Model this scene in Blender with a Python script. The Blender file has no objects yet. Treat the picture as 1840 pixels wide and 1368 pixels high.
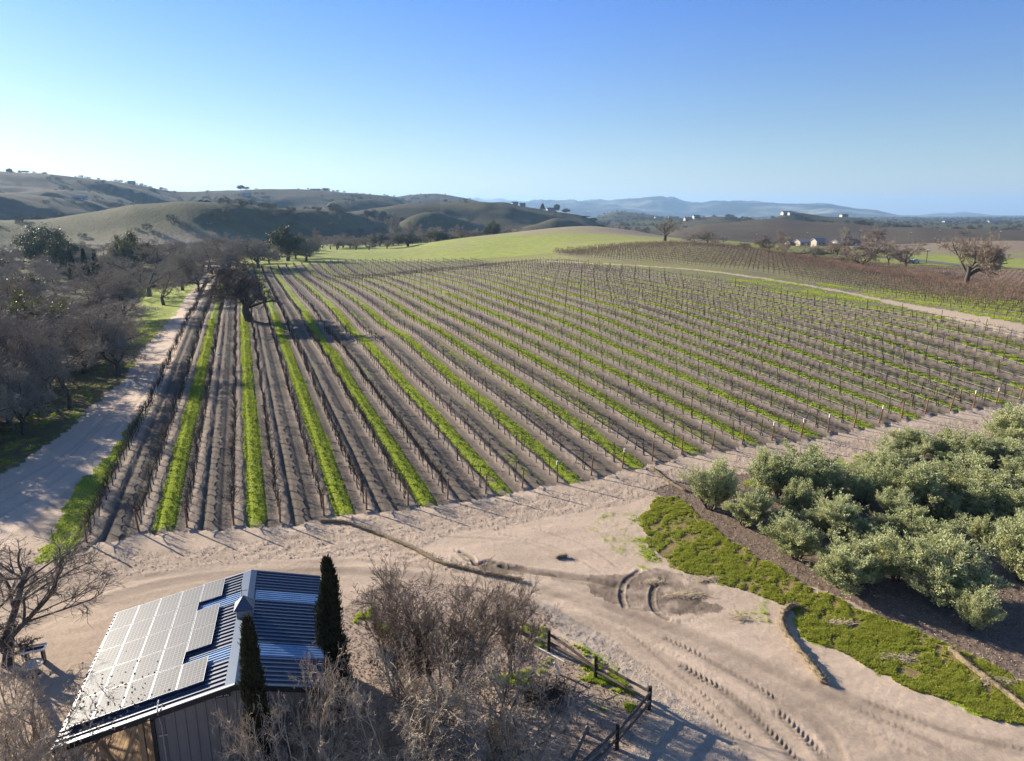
import bpy, math, random
import numpy as np
from math import radians, sin, cos, tan, pi
D = bpy.data
SC = bpy.context.scene
C = SC.collection
rng = np.random.default_rng(7)
random.seed(7)

# ------------------------------------------------------------------ camera, sky, sun, exposure
CAMH = 20.5
FPX = 1250.0
PITCH = radians(13.45)
cam = D.cameras.new('camera'); camo = D.objects.new('camera', cam); C.objects.link(camo)
cam.sensor_width = 36.0; cam.lens = 36.0*FPX/1840.0; cam.clip_start = 0.5; cam.clip_end = 60000
camo.location = (0, 0, CAMH); camo.rotation_euler = (pi/2-PITCH, 0, 0)
SC.camera = camo
SUN_EL = radians(18.0); SUN_AZ = radians(-56.0)          # azimuth from +Y, negative = left
w = D.worlds.new('World'); SC.world = w; w.use_nodes = True
nt = w.node_tree; bg = nt.nodes['Background']
sky = nt.nodes.new('ShaderNodeTexSky'); sky.sky_type = 'NISHITA'; sky.sun_disc = False
sky.sun_elevation = SUN_EL; sky.sun_rotation = SUN_AZ
sky.altitude = 300; sky.air_density = 1.0; sky.dust_density = 0.3; sky.ozone_density = 2.5
geo = nt.nodes.new('ShaderNodeTexCoord'); sx = nt.nodes.new('ShaderNodeSeparateXYZ'); nt.links.new(geo.outputs['Generated'], sx.inputs[0])
rmp = nt.nodes.new('ShaderNodeValToRGB'); nt.links.new(sx.outputs[2], rmp.inputs[0])      # tint of the sky by height: warm at the horizon, blue higher up
rmp.color_ramp.elements[0].position = 0.0; rmp.color_ramp.elements[0].color = (1.22, 1.14, 1.08, 1)
rmp.color_ramp.elements[1].position = .30; rmp.color_ramp.elements[1].color = (.50, .84, 1.62, 1)
e_ = rmp.color_ramp.elements.new(.75); e_.color = (.88, .92, 1.0, 1)  # unseen sky above the view, tinted near-neutral to take blue out of the ambient
e_ = rmp.color_ramp.elements.new(.12); e_.color = (.90, .98, 1.16, 1)
mul = nt.nodes.new('ShaderNodeVectorMath'); mul.operation = 'MULTIPLY'
nt.links.new(sky.outputs[0], mul.inputs[0]); nt.links.new(rmp.outputs[0], mul.inputs[1])
nt.links.new(mul.outputs[0], bg.inputs[0]); bg.inputs[1].default_value = 0.046
sl = D.lights.new('sun', 'SUN'); sl.energy = 5.0; sl.angle = radians(0.53); sl.color = (1.0, 0.89, 0.72)
so = D.objects.new('sun', sl); C.objects.link(so)
so.rotation_euler = (pi/2-SUN_EL, 0, -SUN_AZ+pi)
so.location = (0, 0, 100)
SC.view_settings.view_transform = 'Standard'; SC.view_settings.look = 'None'
SC.view_settings.gamma = 1.0; SC.view_settings.exposure = 1.45
SC.render.engine = 'CYCLES'
SC.cycles.max_bounces = 5; SC.cycles.diffuse_bounces = 2; SC.cycles.glossy_bounces = 2
SC.cycles.transmission_bounces = 3; SC.cycles.transparent_max_bounces = 6; SC.cycles.volume_bounces = 0
SC.cycles.use_denoising = True
SC.cycles.caustics_reflective = False; SC.cycles.caustics_refractive = False

# ------------------------------------------------------------------ photo pixel -> ray
def ray(px, py):
    a = (px-920)/FPX; b = -(py-684)/FPX
    return np.array([a, cos(PITCH)+b*sin(PITCH), -sin(PITCH)+b*cos(PITCH)])
def at_dist(px, py, d):
    r = ray(px, py); t = d/math.hypot(r[0], r[1])
    return np.array([r[0]*t, r[1]*t, CAMH+r[2]*t])
AZR = radians(-21.0)
DR = np.array([sin(AZR), cos(AZR)]); NR = np.array([cos(AZR), -sin(AZR)])   # along / across the vine rows
def uv2xy(u, v): return u*NR[0]+v*DR[0], u*NR[1]+v*DR[1]
def xy2uv(x, y): return x*NR[0]+y*NR[1], x*DR[0]+y*DR[1]

# ------------------------------------------------------------------ noise
def _hash(ix, iy, s):
    h = (ix.astype(np.int64)*374761393 + iy.astype(np.int64)*668265263 + s*974711) & 0xffffffff
    h = ((h ^ (h >> 13))*1274126177) & 0xffffffff
    h = h ^ (h >> 16)
    return (h & 0xffff)/65535.0
def vnoise(x, y, s=0):
    x = np.asarray(x, float); y = np.asarray(y, float)
    ix = np.floor(x); iy = np.floor(y); fx = x-ix; fy = y-iy
    fx = fx*fx*(3-2*fx); fy = fy*fy*(3-2*fy)
    a = _hash(ix, iy, s); b = _hash(ix+1, iy, s); c = _hash(ix, iy+1, s); d = _hash(ix+1, iy+1, s)
    return (a*(1-fx)+b*fx)*(1-fy)+(c*(1-fx)+d*fx)*fy
def fbm(x, y, o=4, s=0):
    t = 0; a = .5; n = 0
    for i in range(o):
        t = t+a*vnoise(x*2**i+17*i, y*2**i-9*i, s+i); n += a; a *= .5
    return t/n*2-1
def sstep(a, b, x):
    t = np.clip((x-a)/(b-a), 0, 1); return t*t*(3-2*t)

# ------------------------------------------------------------------ terrain heights
CP = []
for u, v, h in [(-6,50,0),(-6,110,0),(-6,200,0),(5,70,.15),(11,46,0),(11,110,.45),(17,57,.3),(17,80,.5),(17,130,1.0),(17,250,.2),(11,250,0),(-9,160,0),
  (22.8,45,.2),(22.8,67,.9),(22.8,107,1.9),(28.6,47,.6),(28.6,70,1.45),(28.6,104,2.2),(34.5,46,.8),(34.5,69,1.75),(34.5,101,2.5),(40.3,46,1.2),
  (40.3,63,1.85),(40.3,87,3.0),(46.2,45,1.2),(46.2,66,2.35),(46.2,100,4.2),(52,45,1.6),(52,63,2.6),(52,84,3.7),(52,103,4.7),(58,45,1.9),(58,63,3.1),
  (58,84,4.5),(58,96,5.2),(64,45,2.1),(64,56,2.9),(64,66,3.8),(69.6,44,2.2),(69.6,63,4.0),(69.6,72,4.8),(75.5,47,2.5),(75.5,59,4.0),(75.5,79,5.6),(22.8,150,1.9),(22.8,200,1.3),(34.5,150,3.2),(34.5,200,2.3),(46,150,4.9),(46,200,3.8),(58,150,6.1),(11,180,.5)]:
    x, y = uv2xy(u, v); CP.append((x, y, h))
for q in [(1840,560,122),(1700,530,150),(1500,488,180),(1300,447,235),(1200,441,262),(1150,442,270),(1000,456,285),(850,466,290),(700,472,292),(560,475,285),
  (1840,590,105),(1200,478,187),(1500,522,138),(1745,520,190),(1557,487,250),(1385,457,330),(1840,484,300),(1700,478,320),(1500,470,330),(1197,431,310),
  (604,449,400),(769,437,425),(920,418,460),(1058,407,490),(1135,414,475),(1190,428,440),(1039,430,350),(1135,432,335),(930,443,340),(800,452,345),(1300,432,400),
  (1650,441,480),(1740,434,490),(1840,433,490)]:
    p = at_dist(*q); CP.append(tuple(p))
for x, y, h in [(0,-20,0),(0,0,0),(0,15,0),(0,30,0),(15,30,0),(25,20,0),(35,40,.3),(45,35,.3),(60,45,1.2),(70,55,2.2),(40,10,0),(80,30,1),(-30,20,0),(-20,40,0),(-35,45,-.1),
  (-42,60,-.3),(-60,60,-3),(-90,90,-3),(-30,240,.2),(-50,120,0),(-30,120,.2),(-60,240,0),(-30,60,0),(-70,150,-1),(-110,200,-2),(-60,30,-2),(-100,260,0),(-200,300,0),(-260,150,0),(-180,420,0),(-50,330,.4),(-60,420,1),
  (150,60,2),(260,180,2.5),(330,330,0),(120,520,-1),(0,560,-2),(-150,560,-2),(100,600,-2),(250,600,-2),(-300,600,-2),(450,600,-2),(450,400,0),(-450,400,-2),
  (0,750,-2),(300,800,-2),(-300,800,-2),(600,700,-2),(-600,700,-2),(700,400,-2),(-700,400,-2),(200,-30,0),(-200,-30,0),(300,100,0),(500,200,0),(-400,150,0)]:
    CP.append((x, y, h))
CP = np.array(CP, float)
def _tps(r2): return np.where(r2 > 1e-9, .5*r2*np.log(np.maximum(r2, 1e-9)), 0)
_S = 100.0
_X = CP[:, :2]/_S
_K = _tps(((_X[:, None]-_X[None])**2).sum(-1)) + np.eye(len(_X))*5e-3
_P = np.c_[np.ones(len(_X)), _X]
_A = np.zeros((len(_X)+3,)*2); _A[:-3, :-3] = _K; _A[:-3, -3:] = _P; _A[-3:, :-3] = _P.T
_W = np.linalg.solve(_A, np.r_[CP[:, 2], 0, 0, 0])
def h_near(x, y):
    x = np.asarray(x, float)/_S; y = np.asarray(y, float)/_S
    o = _W[-3]+_W[-2]*x+_W[-1]*y
    for i in range(len(_X)):
        o = o+_W[i]*_tps((x-_X[i, 0])**2+(y-_X[i, 1])**2)
    return o
# ridges: crest traced as (px, py, distance), front width, back width, spur strength
RIDGES = [
 ([(-260,378,640),(-80,384,660),(0,396,690),(77,395,690),(168,381,675),(236,368,660),(337,362,650),(421,366,670),(505,375,720),(563,376,770),(612,379,820),(649,389,870),(687,400,910),(724,418,940),(770,440,960)], .22, .30, .12),
 ([(-300,325,900),(-60,338,980),(11,345,1050),(90,352,1080),(152,360,1110),(204,374,1140),(240,386,1150),(290,400,1160)], .20, .2, .25),
 ([(-350,300,1500),(-100,305,1500),(0,308,1500),(35,312,1520),(87,316,1520),(130,318,1540),(174,323,1560),(217,328,1580),(261,336,1600),(289,343,1620),(326,347,1650),(404,344,1700),(472,342,1700),(539,342,1750),(612,347,1800),(705,355,1900),(760,372,1950)], .33, .25, .4),
 ([(560,392,1300),(595,362,1350),(640,358,1380),(690,362,1400),(740,374,1400),(790,390,1400)], .14, .2, .3),
 ([(650,375,2400),(705,357,2400),(740,352,2400),(770,350,2400),(790,350.5,2400),(820,355,2400),(860,364,2400),(900,380,2400)], .25, .25, .25),
 ([(560,392,1000),(624,379,1050),(686,371,1080),(769,365,1100),(831,364,1120),(872,363,1130),(908,365,1140),(934,371,1150),(967,376,1170),(1006,380,1200),(1051,390,1250),(1075,402,1250),(1100,412,1250)], .22, .3, .3),
 ([(690,420,800),(726,396,830),(748,386,850),(779,381,870),(810,388,900),(860,400,930),(900,414,950)], .12, .2, .1),
 ([(930,412,900),(965,402,930),(995,392,960),(1020,394,980),(1060,406,1000),(1090,416,1000)], .10, .2, .15),
 ([(1170,432,850),(1217,414,860),(1264,403,880),(1322,399,900),(1374,394,920),(1409,394,930),(1461,399,940),(1520,401,950),(1592,409,930),(1648,409,900),(1703,412,900),(1777,413,900),(1840,416,900),(1990,420,900),(2300,425,900)], .30, .25, .14),
 ([(1040,402,2600),(1075,390,2600),(1105,380,2600),(1140,383,2600),(1180,389,2600),(1225,392,2600),(1260,398,2600)], .2, .2, .3),
 ([(1130,396,1900),(1170,392,1900),(1230,396,1900)], .15, .2, .2),
 ([(1340,402,1500),(1385,394,1520),(1408,385,1530),(1432,381,1550),(1450,384,1560),(1485,389,1580),(1530,390,1600),(1560,394,1620),(1610,402,1650)], .12, .2, .2),
 ([(1225,400,1500),(1260,391,1500),(1300,389,1500),(1340,394,1500),(1380,398,1500)], .14, .2, .2),
 ([(800,378,9000),(890,367,9000),(930,364.5,9000),(1000,363,9000),(1050,362,9000),(1100,363,9000),(1150,360,9000),(1190,357,9000),(1215,359,9000),(1245,365,9000),(1287,365,9000),(1346,364,9000),(1416,369,9000),(1485,369,9000),(1541,377,9000),(1576,379,9000),(1610,386,9000),(1640,390,9000),(1720,394,9000),(1840,396,9000),(2200,398,9000)], .3, .2, .75),
 ([(1560,394,14000),(1645,388,14000),(1687,383,14000),(1710,384,14000),(1729,381,14000),(1763,384,14000),(1791,388,14000),(1840,389,14000),(2100,388,14000)], .2, .15, .3),
 ([(780,380,15000),(832,366,15000),(842,359,15000),(850,357,15000),(858,359,15000),(870,364,15000),(890,361,15000),(900,360,15000),(912,364,15000),(930,364,15000),(1000,372,15000)], .15, .12, .1),
]
_RD = []
for pts, wf, wb, sp in RIDGES:
    az = []; R = []; Z = []
    for px, py, d in pts:
        p = at_dist(px, py, d); az.append(math.atan2(p[0], p[1])); R.append(d); Z.append(p[2])
    _RD.append((np.array(az), np.array(R, float), np.array(Z), wf, wb, sp))
def h_far(x, y):
    r = np.hypot(x, y); th = np.arctan2(x, y)
    base = -2.0+0*r
    base = base + 6*fbm(x/900, y/900, 3, 51)*sstep(900, 2500, r)
    out = np.zeros_like(r)
    for i, (az, R, Z, wf, wb, sp) in enumerate(_RD):
        dz = .012
        m = (th > az[0]-dz*3) & (th < az[-1]+dz*3) & (r > R.min()*(1-wf*1.5)) & (r < R.max()*(1+wb*1.5))
        if not m.any(): continue
        t = th[m]; rr = r[m]; xx = x[m]; yy = y[m]
        Rc = 0; Zs = 0
        for k in (-1.0, -.5, 0, .5, 1.0): Zs = Zs+np.interp(t+k*.005, az, Z)/5; Rc = Rc+np.interp(t+k*.025, az, R)/5
        Zc = Zs+2
        edge = sstep(az[0]-dz*3, az[0]+dz, t)*(1-sstep(az[-1]-dz, az[-1]+dz*3, t))
        L = R.mean()*.09
        spur = fbm(xx/L, yy/L, 4, 60+i)
        q = (rr-Rc)/np.where(rr < Rc, Rc*wf, Rc*wb)
        q = q*np.clip(1+spur*sp*.9*np.minimum(np.abs(q)*2, 1), .78, 1.5)
        prof = np.where(np.abs(q) < 1, np.cos(np.clip(q, -1, 1)*pi/2)**1.5, 0)
        rid = 1-np.abs(fbm(xx/L/1.1, yy/L/1.1, 3, 80+i))*2
        z = Zc*prof*edge
        z = z*(1+sp*.22*(rid-.5)*np.clip(np.abs(q)*3, 0, 1)) 
        z = z+np.clip(Zc, 0, 60)*.03*spur*np.clip(np.abs(q)*4, 0, 1)*(prof > 0)
        o = out[m]; k = 3.0+.02*np.abs(Zc)
        hh = np.clip(.5+.5*(z-o)/k, 0, 1)
        out[m] = np.where(z > 0, z*hh+o*(1-hh)+k*hh*(1-hh)*.5*(np.minimum(z, o) > .5), o)
    out = np.maximum(out, 0)
    rg1 = 1-np.abs(fbm(x/620, y/620, 4, 141))*2.4
    out = out*(1+.30*(rg1-.45)*sstep(4200, 6500, r)*np.clip(out/60, 0, 1))
    rg2 = 1-np.abs(fbm(x/150, y/150, 4, 143))*2.4
    out = out+(rg2-.5)*np.clip(out/30, 0, 1)*3.2*sstep(520, 1100, r)*(1-sstep(3500, 5000, r))*(np.arctan2(x, y) < .12)
    return base+out
def height(x, y):
    x = np.atleast_1d(np.asarray(x, float)); y = np.atleast_1d(np.asarray(y, float))
    r = np.hypot(x, y)
    hf = h_far(x, y)
    wgt = sstep(480, 640, r)
    m = wgt < 1
    hn = np.zeros_like(r)
    if m.any(): hn[m] = h_near(x[m], y[m])
    # creek bed along the woods on the left
    z = hn*(1-wgt)+(np.maximum(hf, -2))*wgt
    z = np.where((r > 400) & (r <= 640), np.maximum(z, hf*sstep(400, 520, r)+hn*(1-sstep(400, 520, r))), z)
    return z
def hz(x, y): return float(height(x, y)[0])
def G(px, py, dz=0.0):
    r = ray(px, py)
    ts = np.concatenate([np.linspace(14, 120, 400), np.linspace(121, 900, 900), np.linspace(905, 9000, 900)])
    X = r[0]*ts; Y = r[1]*ts; Z = CAMH+r[2]*ts
    d = Z-(height(X, Y)+dz)
    k = np.argmax(d < 0)
    if d[k] >= 0: k = len(ts)-1
    if k == 0: return np.array([X[0], Y[0], Z[0]])
    f = d[k-1]/(d[k-1]-d[k]+1e-9)
    t = ts[k-1]+(ts[k]-ts[k-1])*f
    return np.array([r[0]*t, r[1]*t, CAMH+r[2]*t])
def GL(pts): return np.array([G(*p)[:2] for p in pts])
#--TERRAIN-END

# ------------------------------------------------------------------ helpers: objects, materials
def tag(o, label=None, cat=None, group=None, kind=None):
    if label: o['label'] = label
    if cat: o['category'] = cat
    if group: o['group'] = group
    if kind: o['kind'] = kind
    return o
def obj(name, me, parent=None, loc=None, rz=None):
    o = D.objects.new(name, me); C.objects.link(o)
    if parent: o.parent = parent
    if loc is not None: o.location = loc
    if rz is not None: o.rotation_euler = (0, 0, rz)
    return o
def empty(name, loc, rz=0): return obj(name, None, None, loc, rz)
def npmesh(name, V, F, mat=None, smooth=False, col=None, mats=None, mi=None):
    """V (n,3), F (m,k) quads or triangles"""
    me = D.meshes.new(name)
    V = np.ascontiguousarray(V, np.float32); F = np.ascontiguousarray(F, np.int32)
    me.vertices.add(len(V)); me.vertices.foreach_set('co', V.ravel())
    m, k = F.shape
    me.loops.add(m*k); me.loops.foreach_set('vertex_index', F.ravel())
    me.polygons.add(m); me.polygons.foreach_set('loop_start', np.arange(0, m*k, k, dtype=np.int32))
    try: me.polygons.foreach_set('loop_total', np.full(m, k, np.int32))
    except Exception: pass
    if mi is not None: me.polygons.foreach_set('material_index', np.ascontiguousarray(mi, np.int32))
    me.polygons.foreach_set('use_smooth', np.full(m, smooth))
    if col is not None:
        a = me.color_attributes.new('Col', 'FLOAT_COLOR', 'POINT')
        c = np.ones((len(V), 4), np.float32); c[:, :3] = col; a.data.foreach_set('color', c.ravel())
    for mm in (mats or ([mat] if mat else [])): me.materials.append(mm)
    me.update(calc_edges=True)
    return me
class MB:
    """collects boxes, bars and tubes and links them as one mesh object"""
    def __init__(s): s.V = []; s.F = []; s.n = 0
    def add(s, V, F):
        V = np.asarray(V, float); s.V.append(V)
        for f in F: s.F.append([i+s.n for i in f])
        s.n += len(V)
    def box(s, c, d, ax=None):
        c = np.array(c, float); hx, hy, hz_ = np.array(d, float)/2
        ax = np.eye(3) if ax is None else np.array(ax, float)
        V = [c+ax[0]*sx*hx+ax[1]*sy*hy+ax[2]*sz*hz_ for sz in (-1, 1) for sy in (-1, 1) for sx in (-1, 1)]
        s.add(V, [(0,2,3,1),(4,5,7,6),(0,1,5,4),(2,6,7,3),(0,4,6,2),(1,3,7,5)])
    def bar(s, a, b, w_, t_, up=(0, 0, 1)):
        a = np.array(a, float); b = np.array(b, float); d = b-a; L = np.linalg.norm(d); d = d/L
        up = np.array(up, float); x = np.cross(d, up)
        if np.linalg.norm(x) < 1e-3: x = np.cross(d, (1, 0, 0))
        x /= np.linalg.norm(x); z = np.cross(x, d)
        s.box((a+b)/2, (w_, L, t_), (x, d, z))
    def tube(s, pts, r, k=8, cap=True):
        pts = np.array(pts, float); n = len(pts); r = np.broadcast_to(r, (n,))
        V = []
        for i in range(n):
            d = pts[min(i+1, n-1)]-pts[max(i-1, 0)]; d /= np.linalg.norm(d)
            x = np.cross(d, (0, 0, 1));
            if np.linalg.norm(x) < 1e-2: x = np.cross(d, (0, 1, 0))
            x /= np.linalg.norm(x); y = np.cross(x, d)
            for j in range(k):
                a = 2*pi*j/k; V.append(pts[i]+r[i]*(cos(a)*x+sin(a)*y))
        F = [(i*k+j, i*k+(j+1) % k, (i+1)*k+(j+1) % k, (i+1)*k+j) for i in range(n-1) for j in range(k)]
        if cap: F += [tuple(range(k-1, -1, -1)), tuple(range((n-1)*k, n*k))]
        s.add(V, F)
    def mesh(s, name, mat, smooth=False):
        me = D.meshes.new(name); me.from_pydata(np.concatenate(s.V).tolist(), [], s.F); me.materials.append(mat)
        if smooth: me.polygons.foreach_set('use_smooth', [True]*len(me.polygons))
        me.update(); return me
    def build(s, name, mat, parent=None, smooth=False): return obj(name, s.mesh(name, mat, smooth), parent)
def mat_new(name):
    m = D.materials.new(name); m.use_nodes = True
    return m, m.node_tree, m.node_tree.nodes['Principled BSDF']
def simple(name, col, rough=.8, metal=0, nscale=8, namt=.25, bump=0, bscale=40, spec=.3):
    m, t, b = mat_new(name)
    b.inputs['Roughness'].default_value = rough; b.inputs['Metallic'].default_value = metal
    b.inputs['Specular IOR Level'].default_value = spec
    tc = t.nodes.new('ShaderNodeTexCoord'); n = t.nodes.new('ShaderNodeTexNoise'); n.inputs['Scale'].default_value = nscale; n.inputs['Detail'].default_value = 5
    t.links.new(tc.outputs['Object'], n.inputs['Vector'])
    mr = t.nodes.new('ShaderNodeMapRange'); mr.inputs[1].default_value = .25; mr.inputs[2].default_value = .75
    mr.inputs[3].default_value = 1-namt; mr.inputs[4].default_value = 1+namt
    t.links.new(n.outputs[0], mr.inputs[0])
    v = t.nodes.new('ShaderNodeVectorMath'); v.operation = 'SCALE'; v.inputs[0].default_value = col[:3]
    t.links.new(mr.outputs[0], v.inputs['Scale']); t.links.new(v.outputs[0], b.inputs['Base Color'])
    if bump:
        n2 = t.nodes.new('ShaderNodeTexNoise'); n2.inputs['Scale'].default_value = bscale; n2.inputs['Detail'].default_value = 4
        t.links.new(tc.outputs['Object'], n2.inputs['Vector'])
        bp = t.nodes.new('ShaderNodeBump'); bp.inputs['Strength'].default_value = bump; bp.inputs['Distance'].default_value = .02
        t.links.new(n2.outputs[0], bp.inputs['Height']); t.links.new(bp.outputs[0], b.inputs['Normal'])
    return m
def ground_mat(name, s1, a1, s2, a2, bump, bdist, rough=.95):
    """vertex colour (the soil's own colour) broken up by two octaves of noise, plus relief"""
    m, t, b = mat_new(name)
    b.inputs['Roughness'].default_value = rough; b.inputs['Specular IOR Level'].default_value = .15
    at = t.nodes.new('ShaderNodeAttribute'); at.attribute_name = 'Col'
    tc = t.nodes.new('ShaderNodeTexCoord')
    last = at.outputs['Color']; nn = []
    for s_, a_ in ((s1, a1), (s2, a2)):
        n = t.nodes.new('ShaderNodeTexNoise'); n.inputs['Scale'].default_value = s_; n.inputs['Detail'].default_value = 6; n.inputs['Roughness'].default_value = .65
        t.links.new(tc.outputs['Object'], n.inputs['Vector'])
        mr = t.nodes.new('ShaderNodeMapRange'); mr.inputs[1].default_value = .28; mr.inputs[2].default_value = .72; mr.inputs[3].default_value = 1-a_; mr.inputs[4].default_value = 1+a_
        t.links.new(n.outputs[0], mr.inputs[0])
        v = t.nodes.new('ShaderNodeVectorMath'); v.operation = 'SCALE'
        t.links.new(last, v.inputs[0]); t.links.new(mr.outputs[0], v.inputs['Scale']); last = v.outputs[0]; nn.append(n)
    t.links.new(last, b.inputs['Base Color'])
    bp = t.nodes.new('ShaderNodeBump'); bp.inputs['Strength'].default_value = bump; bp.inputs['Distance'].default_value = bdist
    t.links.new(nn[1].outputs[0], bp.inputs['Height']); t.links.new(bp.outputs[0], b.inputs['Normal'])
    return m
def leaf_mat(name, c1, c2, rough=.6, trans=.25, nscale=1.5):
    m, t, b = mat_new(name)
    b.inputs['Roughness'].default_value = rough; b.inputs['Specular IOR Level'].default_value = .1
    gi = t.nodes.new('ShaderNodeNewGeometry'); oi = t.nodes.new('ShaderNodeObjectInfo')
    ad = t.nodes.new('ShaderNodeMath'); ad.operation = 'MULTIPLY_ADD'; ad.inputs[1].default_value = .8; ad.inputs[2].default_value = 0
    t.links.new(gi.outputs['Random Per Island'], ad.inputs[0])
    a2 = t.nodes.new('ShaderNodeMath'); a2.operation = 'MULTIPLY_ADD'; a2.inputs[1].default_value = .2
    t.links.new(oi.outputs['Random'], a2.inputs[0]); t.links.new(ad.outputs[0], a2.inputs[2])
    mx = t.nodes.new('ShaderNodeMix'); mx.data_type = 'RGBA'; mx.inputs[6].default_value = (*c1, 1); mx.inputs[7].default_value = (*c2, 1)
    t.links.new(a2.outputs[0], mx.inputs[0]); t.links.new(mx.outputs[2], b.inputs['Base Color'])
    if trans:
        tr = t.nodes.new('ShaderNodeBsdfTranslucent'); ms = t.nodes.new('ShaderNodeMixShader'); ms.inputs[0].default_value = trans
        t.links.new(mx.outputs[2], tr.inputs[0]); t.links.new(b.outputs[0], ms.inputs[1]); t.links.new(tr.outputs[0], ms.inputs[2])
        t.links.new(ms.outputs[0], t.nodes['Material Output'].inputs[0])
    return m

# ------------------------------------------------------------------ plan masks
def inpoly(x, y, P, pad=0):
    P = np.asarray(P); o = np.zeros(len(x), bool)
    m = (x > P[:, 0].min()) & (x < P[:, 0].max()) & (y > P[:, 1].min()) & (y < P[:, 1].max())
    if not m.any(): return o
    xx = x[m]; yy = y[m]; r = np.zeros(len(xx), bool); n = len(P)
    for i in range(n):
        x1, y1 = P[i]; x2, y2 = P[(i+1) % n]
        c = (y1 > yy) != (y2 > yy)
        r ^= c & (xx < (x2-x1)*(yy-y1)/(y2-y1+1e-12)+x1)
    o[m] = r; return o
def linedist(x, y, P, R):
    """distance to polyline, position along it and side, within R (elsewhere inf)"""
    P = np.asarray(P); d = np.full(len(x), 1e9); s = np.zeros(len(x)); sd = np.zeros(len(x))
    m = (x > P[:, 0].min()-R) & (x < P[:, 0].max()+R) & (y > P[:, 1].min()-R) & (y < P[:, 1].max()+R)
    if not m.any(): return d, s, sd
    xx = x[m]; yy = y[m]; bd = np.full(len(xx), 1e9); bs = np.zeros(len(xx)); bl = np.zeros(len(xx)); L = 0
    for i in range(len(P)-1):
        a = P[i]; e = P[i+1]-a; l = np.hypot(*e); e = e/l
        t = np.clip((xx-a[0])*e[0]+(yy-a[1])*e[1], 0, l)
        dx = xx-a[0]-e[0]*t; dy = yy-a[1]-e[1]*t; q = np.hypot(dx, dy)
        k = q < bd; bd[k] = q[k]; bs[k] = (L+t)[k]; bl[k] = (dx*e[1]-dy*e[0])[k]; L += l
    d[m] = bd; s[m] = bs; sd[m] = bl
    return d, s, sd
def smooth_line(P, n=6):
    P = np.asarray(P, float); out = []
    for i in range(len(P)-1):
        p0 = P[max(i-1, 0)]; p1 = P[i]; p2 = P[i+1]; p3 = P[min(i+2, len(P)-1)]
        for k in range(n):
            t = k/n
            out.append(.5*((2*p1)+(-p0+p2)*t+(2*p0-5*p1+4*p2-p3)*t*t+(-p0+3*p1-3*p2+p3)*t**3))
    out.append(P[-1]); return np.array(out)

ROW0 = -10.74; RS = 2.925; NROW = 34
FAR_END = [(380,505),(400,496),(440,487),(480,483),(520,478),(560,474.5),(640,471),(700,470),(800,469),(900,468),(980,469),(1060,472),(1200,481),(1360,499),(1500,524),(1640,553),(1740,574),(1840,597),(2100,665)]
_fe = []
for p in FAR_END:
    g = G(*p); _fe.append(xy2uv(g[0], g[1]))
_fe = np.array(_fe)
NEAR_END = [(60,1030),(164,973),(262,955),(340,950),(430,945),(520,940),(612,922),(700,915),(768,905),(850,893),(905,884),(975,872),(1035,862),(1090,850),(1136,838),(1200,824),(1252,812),(1306,805),(1360,797),(1412,790),(1463,784),(1510,774),(1556,767),(1600,757),(1640,748),(1729,737),(1820,724),(1900,712),(2050,700),(2300,690)]
_ne = []
for p in NEAR_END:
    g = G(*p); _ne.append(xy2uv(g[0], g[1]))
_ne = np.array(_ne)
_o = np.argsort(_ne[:, 0]); _ne = _ne[_o]
def v_near(u): return np.interp(u, _ne[:, 0], _ne[:, 1])
def v_far(u):
    # far limit of the block: first crossing of the traced far end
    u = np.atleast_1d(u); o = np.full(len(u), 0.0)
    for i in range(len(_fe)-1):
        (u1, v1), (u2, v2) = _fe[i], _fe[i+1]
        k = ((u >= min(u1, u2)) & (u < max(u1, u2)))
        vv = v1+(v2-v1)*(u-u1)/(u2-u1+1e-9)
        o[k] = np.maximum(o[k], vv[k])
    o[u < _fe[0, 0]] = _fe[0, 1]
    return o
BACK = np.array([at_dist(*q)[:2] for q in [(990,459,300),(1060,448,290),(1120,441,285),(1200,438,272),(1300,444,258),(1380,455,262),(1430,468,300),(1500,477,310),(1620,483,300),(1840,490,290),(2200,500,280),(2600,640,150)]]
   + [G(*q)[:2] for q in [(2300,700),(2100,645),(1840,582),(1740,560),(1640,541),(1500,514),(1360,490),(1200,473),(1100,468),(1040,465)]])
TRACK = smooth_line(GL([(960,472),(1060,473),(1200,481),(1360,499),(1500,522),(1640,551),(1740,571),(1840,593),(2000,635),(2300,720)]))
LROAD = GL([(367,508),(345,522),(312,558),(268,612),(222,680),(160,735),(100,790),(40,832),(-60,890),(-200,960),(-160,1060),(0,1000),(30,960),(75,920),(125,880),(180,835),(236,765),(285,710),(304,668),(318,625),(336,585),(352,556),(372,528),(388,508)])
OLIVE = GL([(1170,880),(1230,925),(1290,962),(1400,1030),(1520,1078),(1640,1130),(1760,1185),(1840,1222),(1990,1290),(2300,1330),(2300,760),(1840,775),(1700,800),(1500,838),(1400,850),(1250,855)])
OGRASS = GL([(1150,925),(1180,893),(1215,888),(1262,935),(1330,985),(1420,1035),(1500,1075),(1590,1110),(1680,1150),(1760,1185),(1840,1222),(1990,1290),(2050,1400),(1840,1322),(1780,1296),(1720,1262),(1640,1243),(1570,1205),(1500,1170),(1440,1145),(1430,1100),(1380,1075),(1300,1050),(1230,1030),(1165,985)])
YARD = GL([(1010,1120),(960,1080),(880,1060),(760,1040),(690,1050),(640,1075),(600,1110),(590,1200),(560,1420),(700,1600),(1000,1700),(1030,1500),(1110,1368),(1175,1270),(1130,1230),(1065,1175),(985,1135)])
GRAVEL = GL([(960,1075),(1010,1100),(1100,1150),(1190,1230),(1280,1300),(1350,1368),(1500,1500),(1300,1700),(1000,1700),(1100,1400),(1180,1285),(1170,1250),(1090,1195),(1000,1130)])
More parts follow.
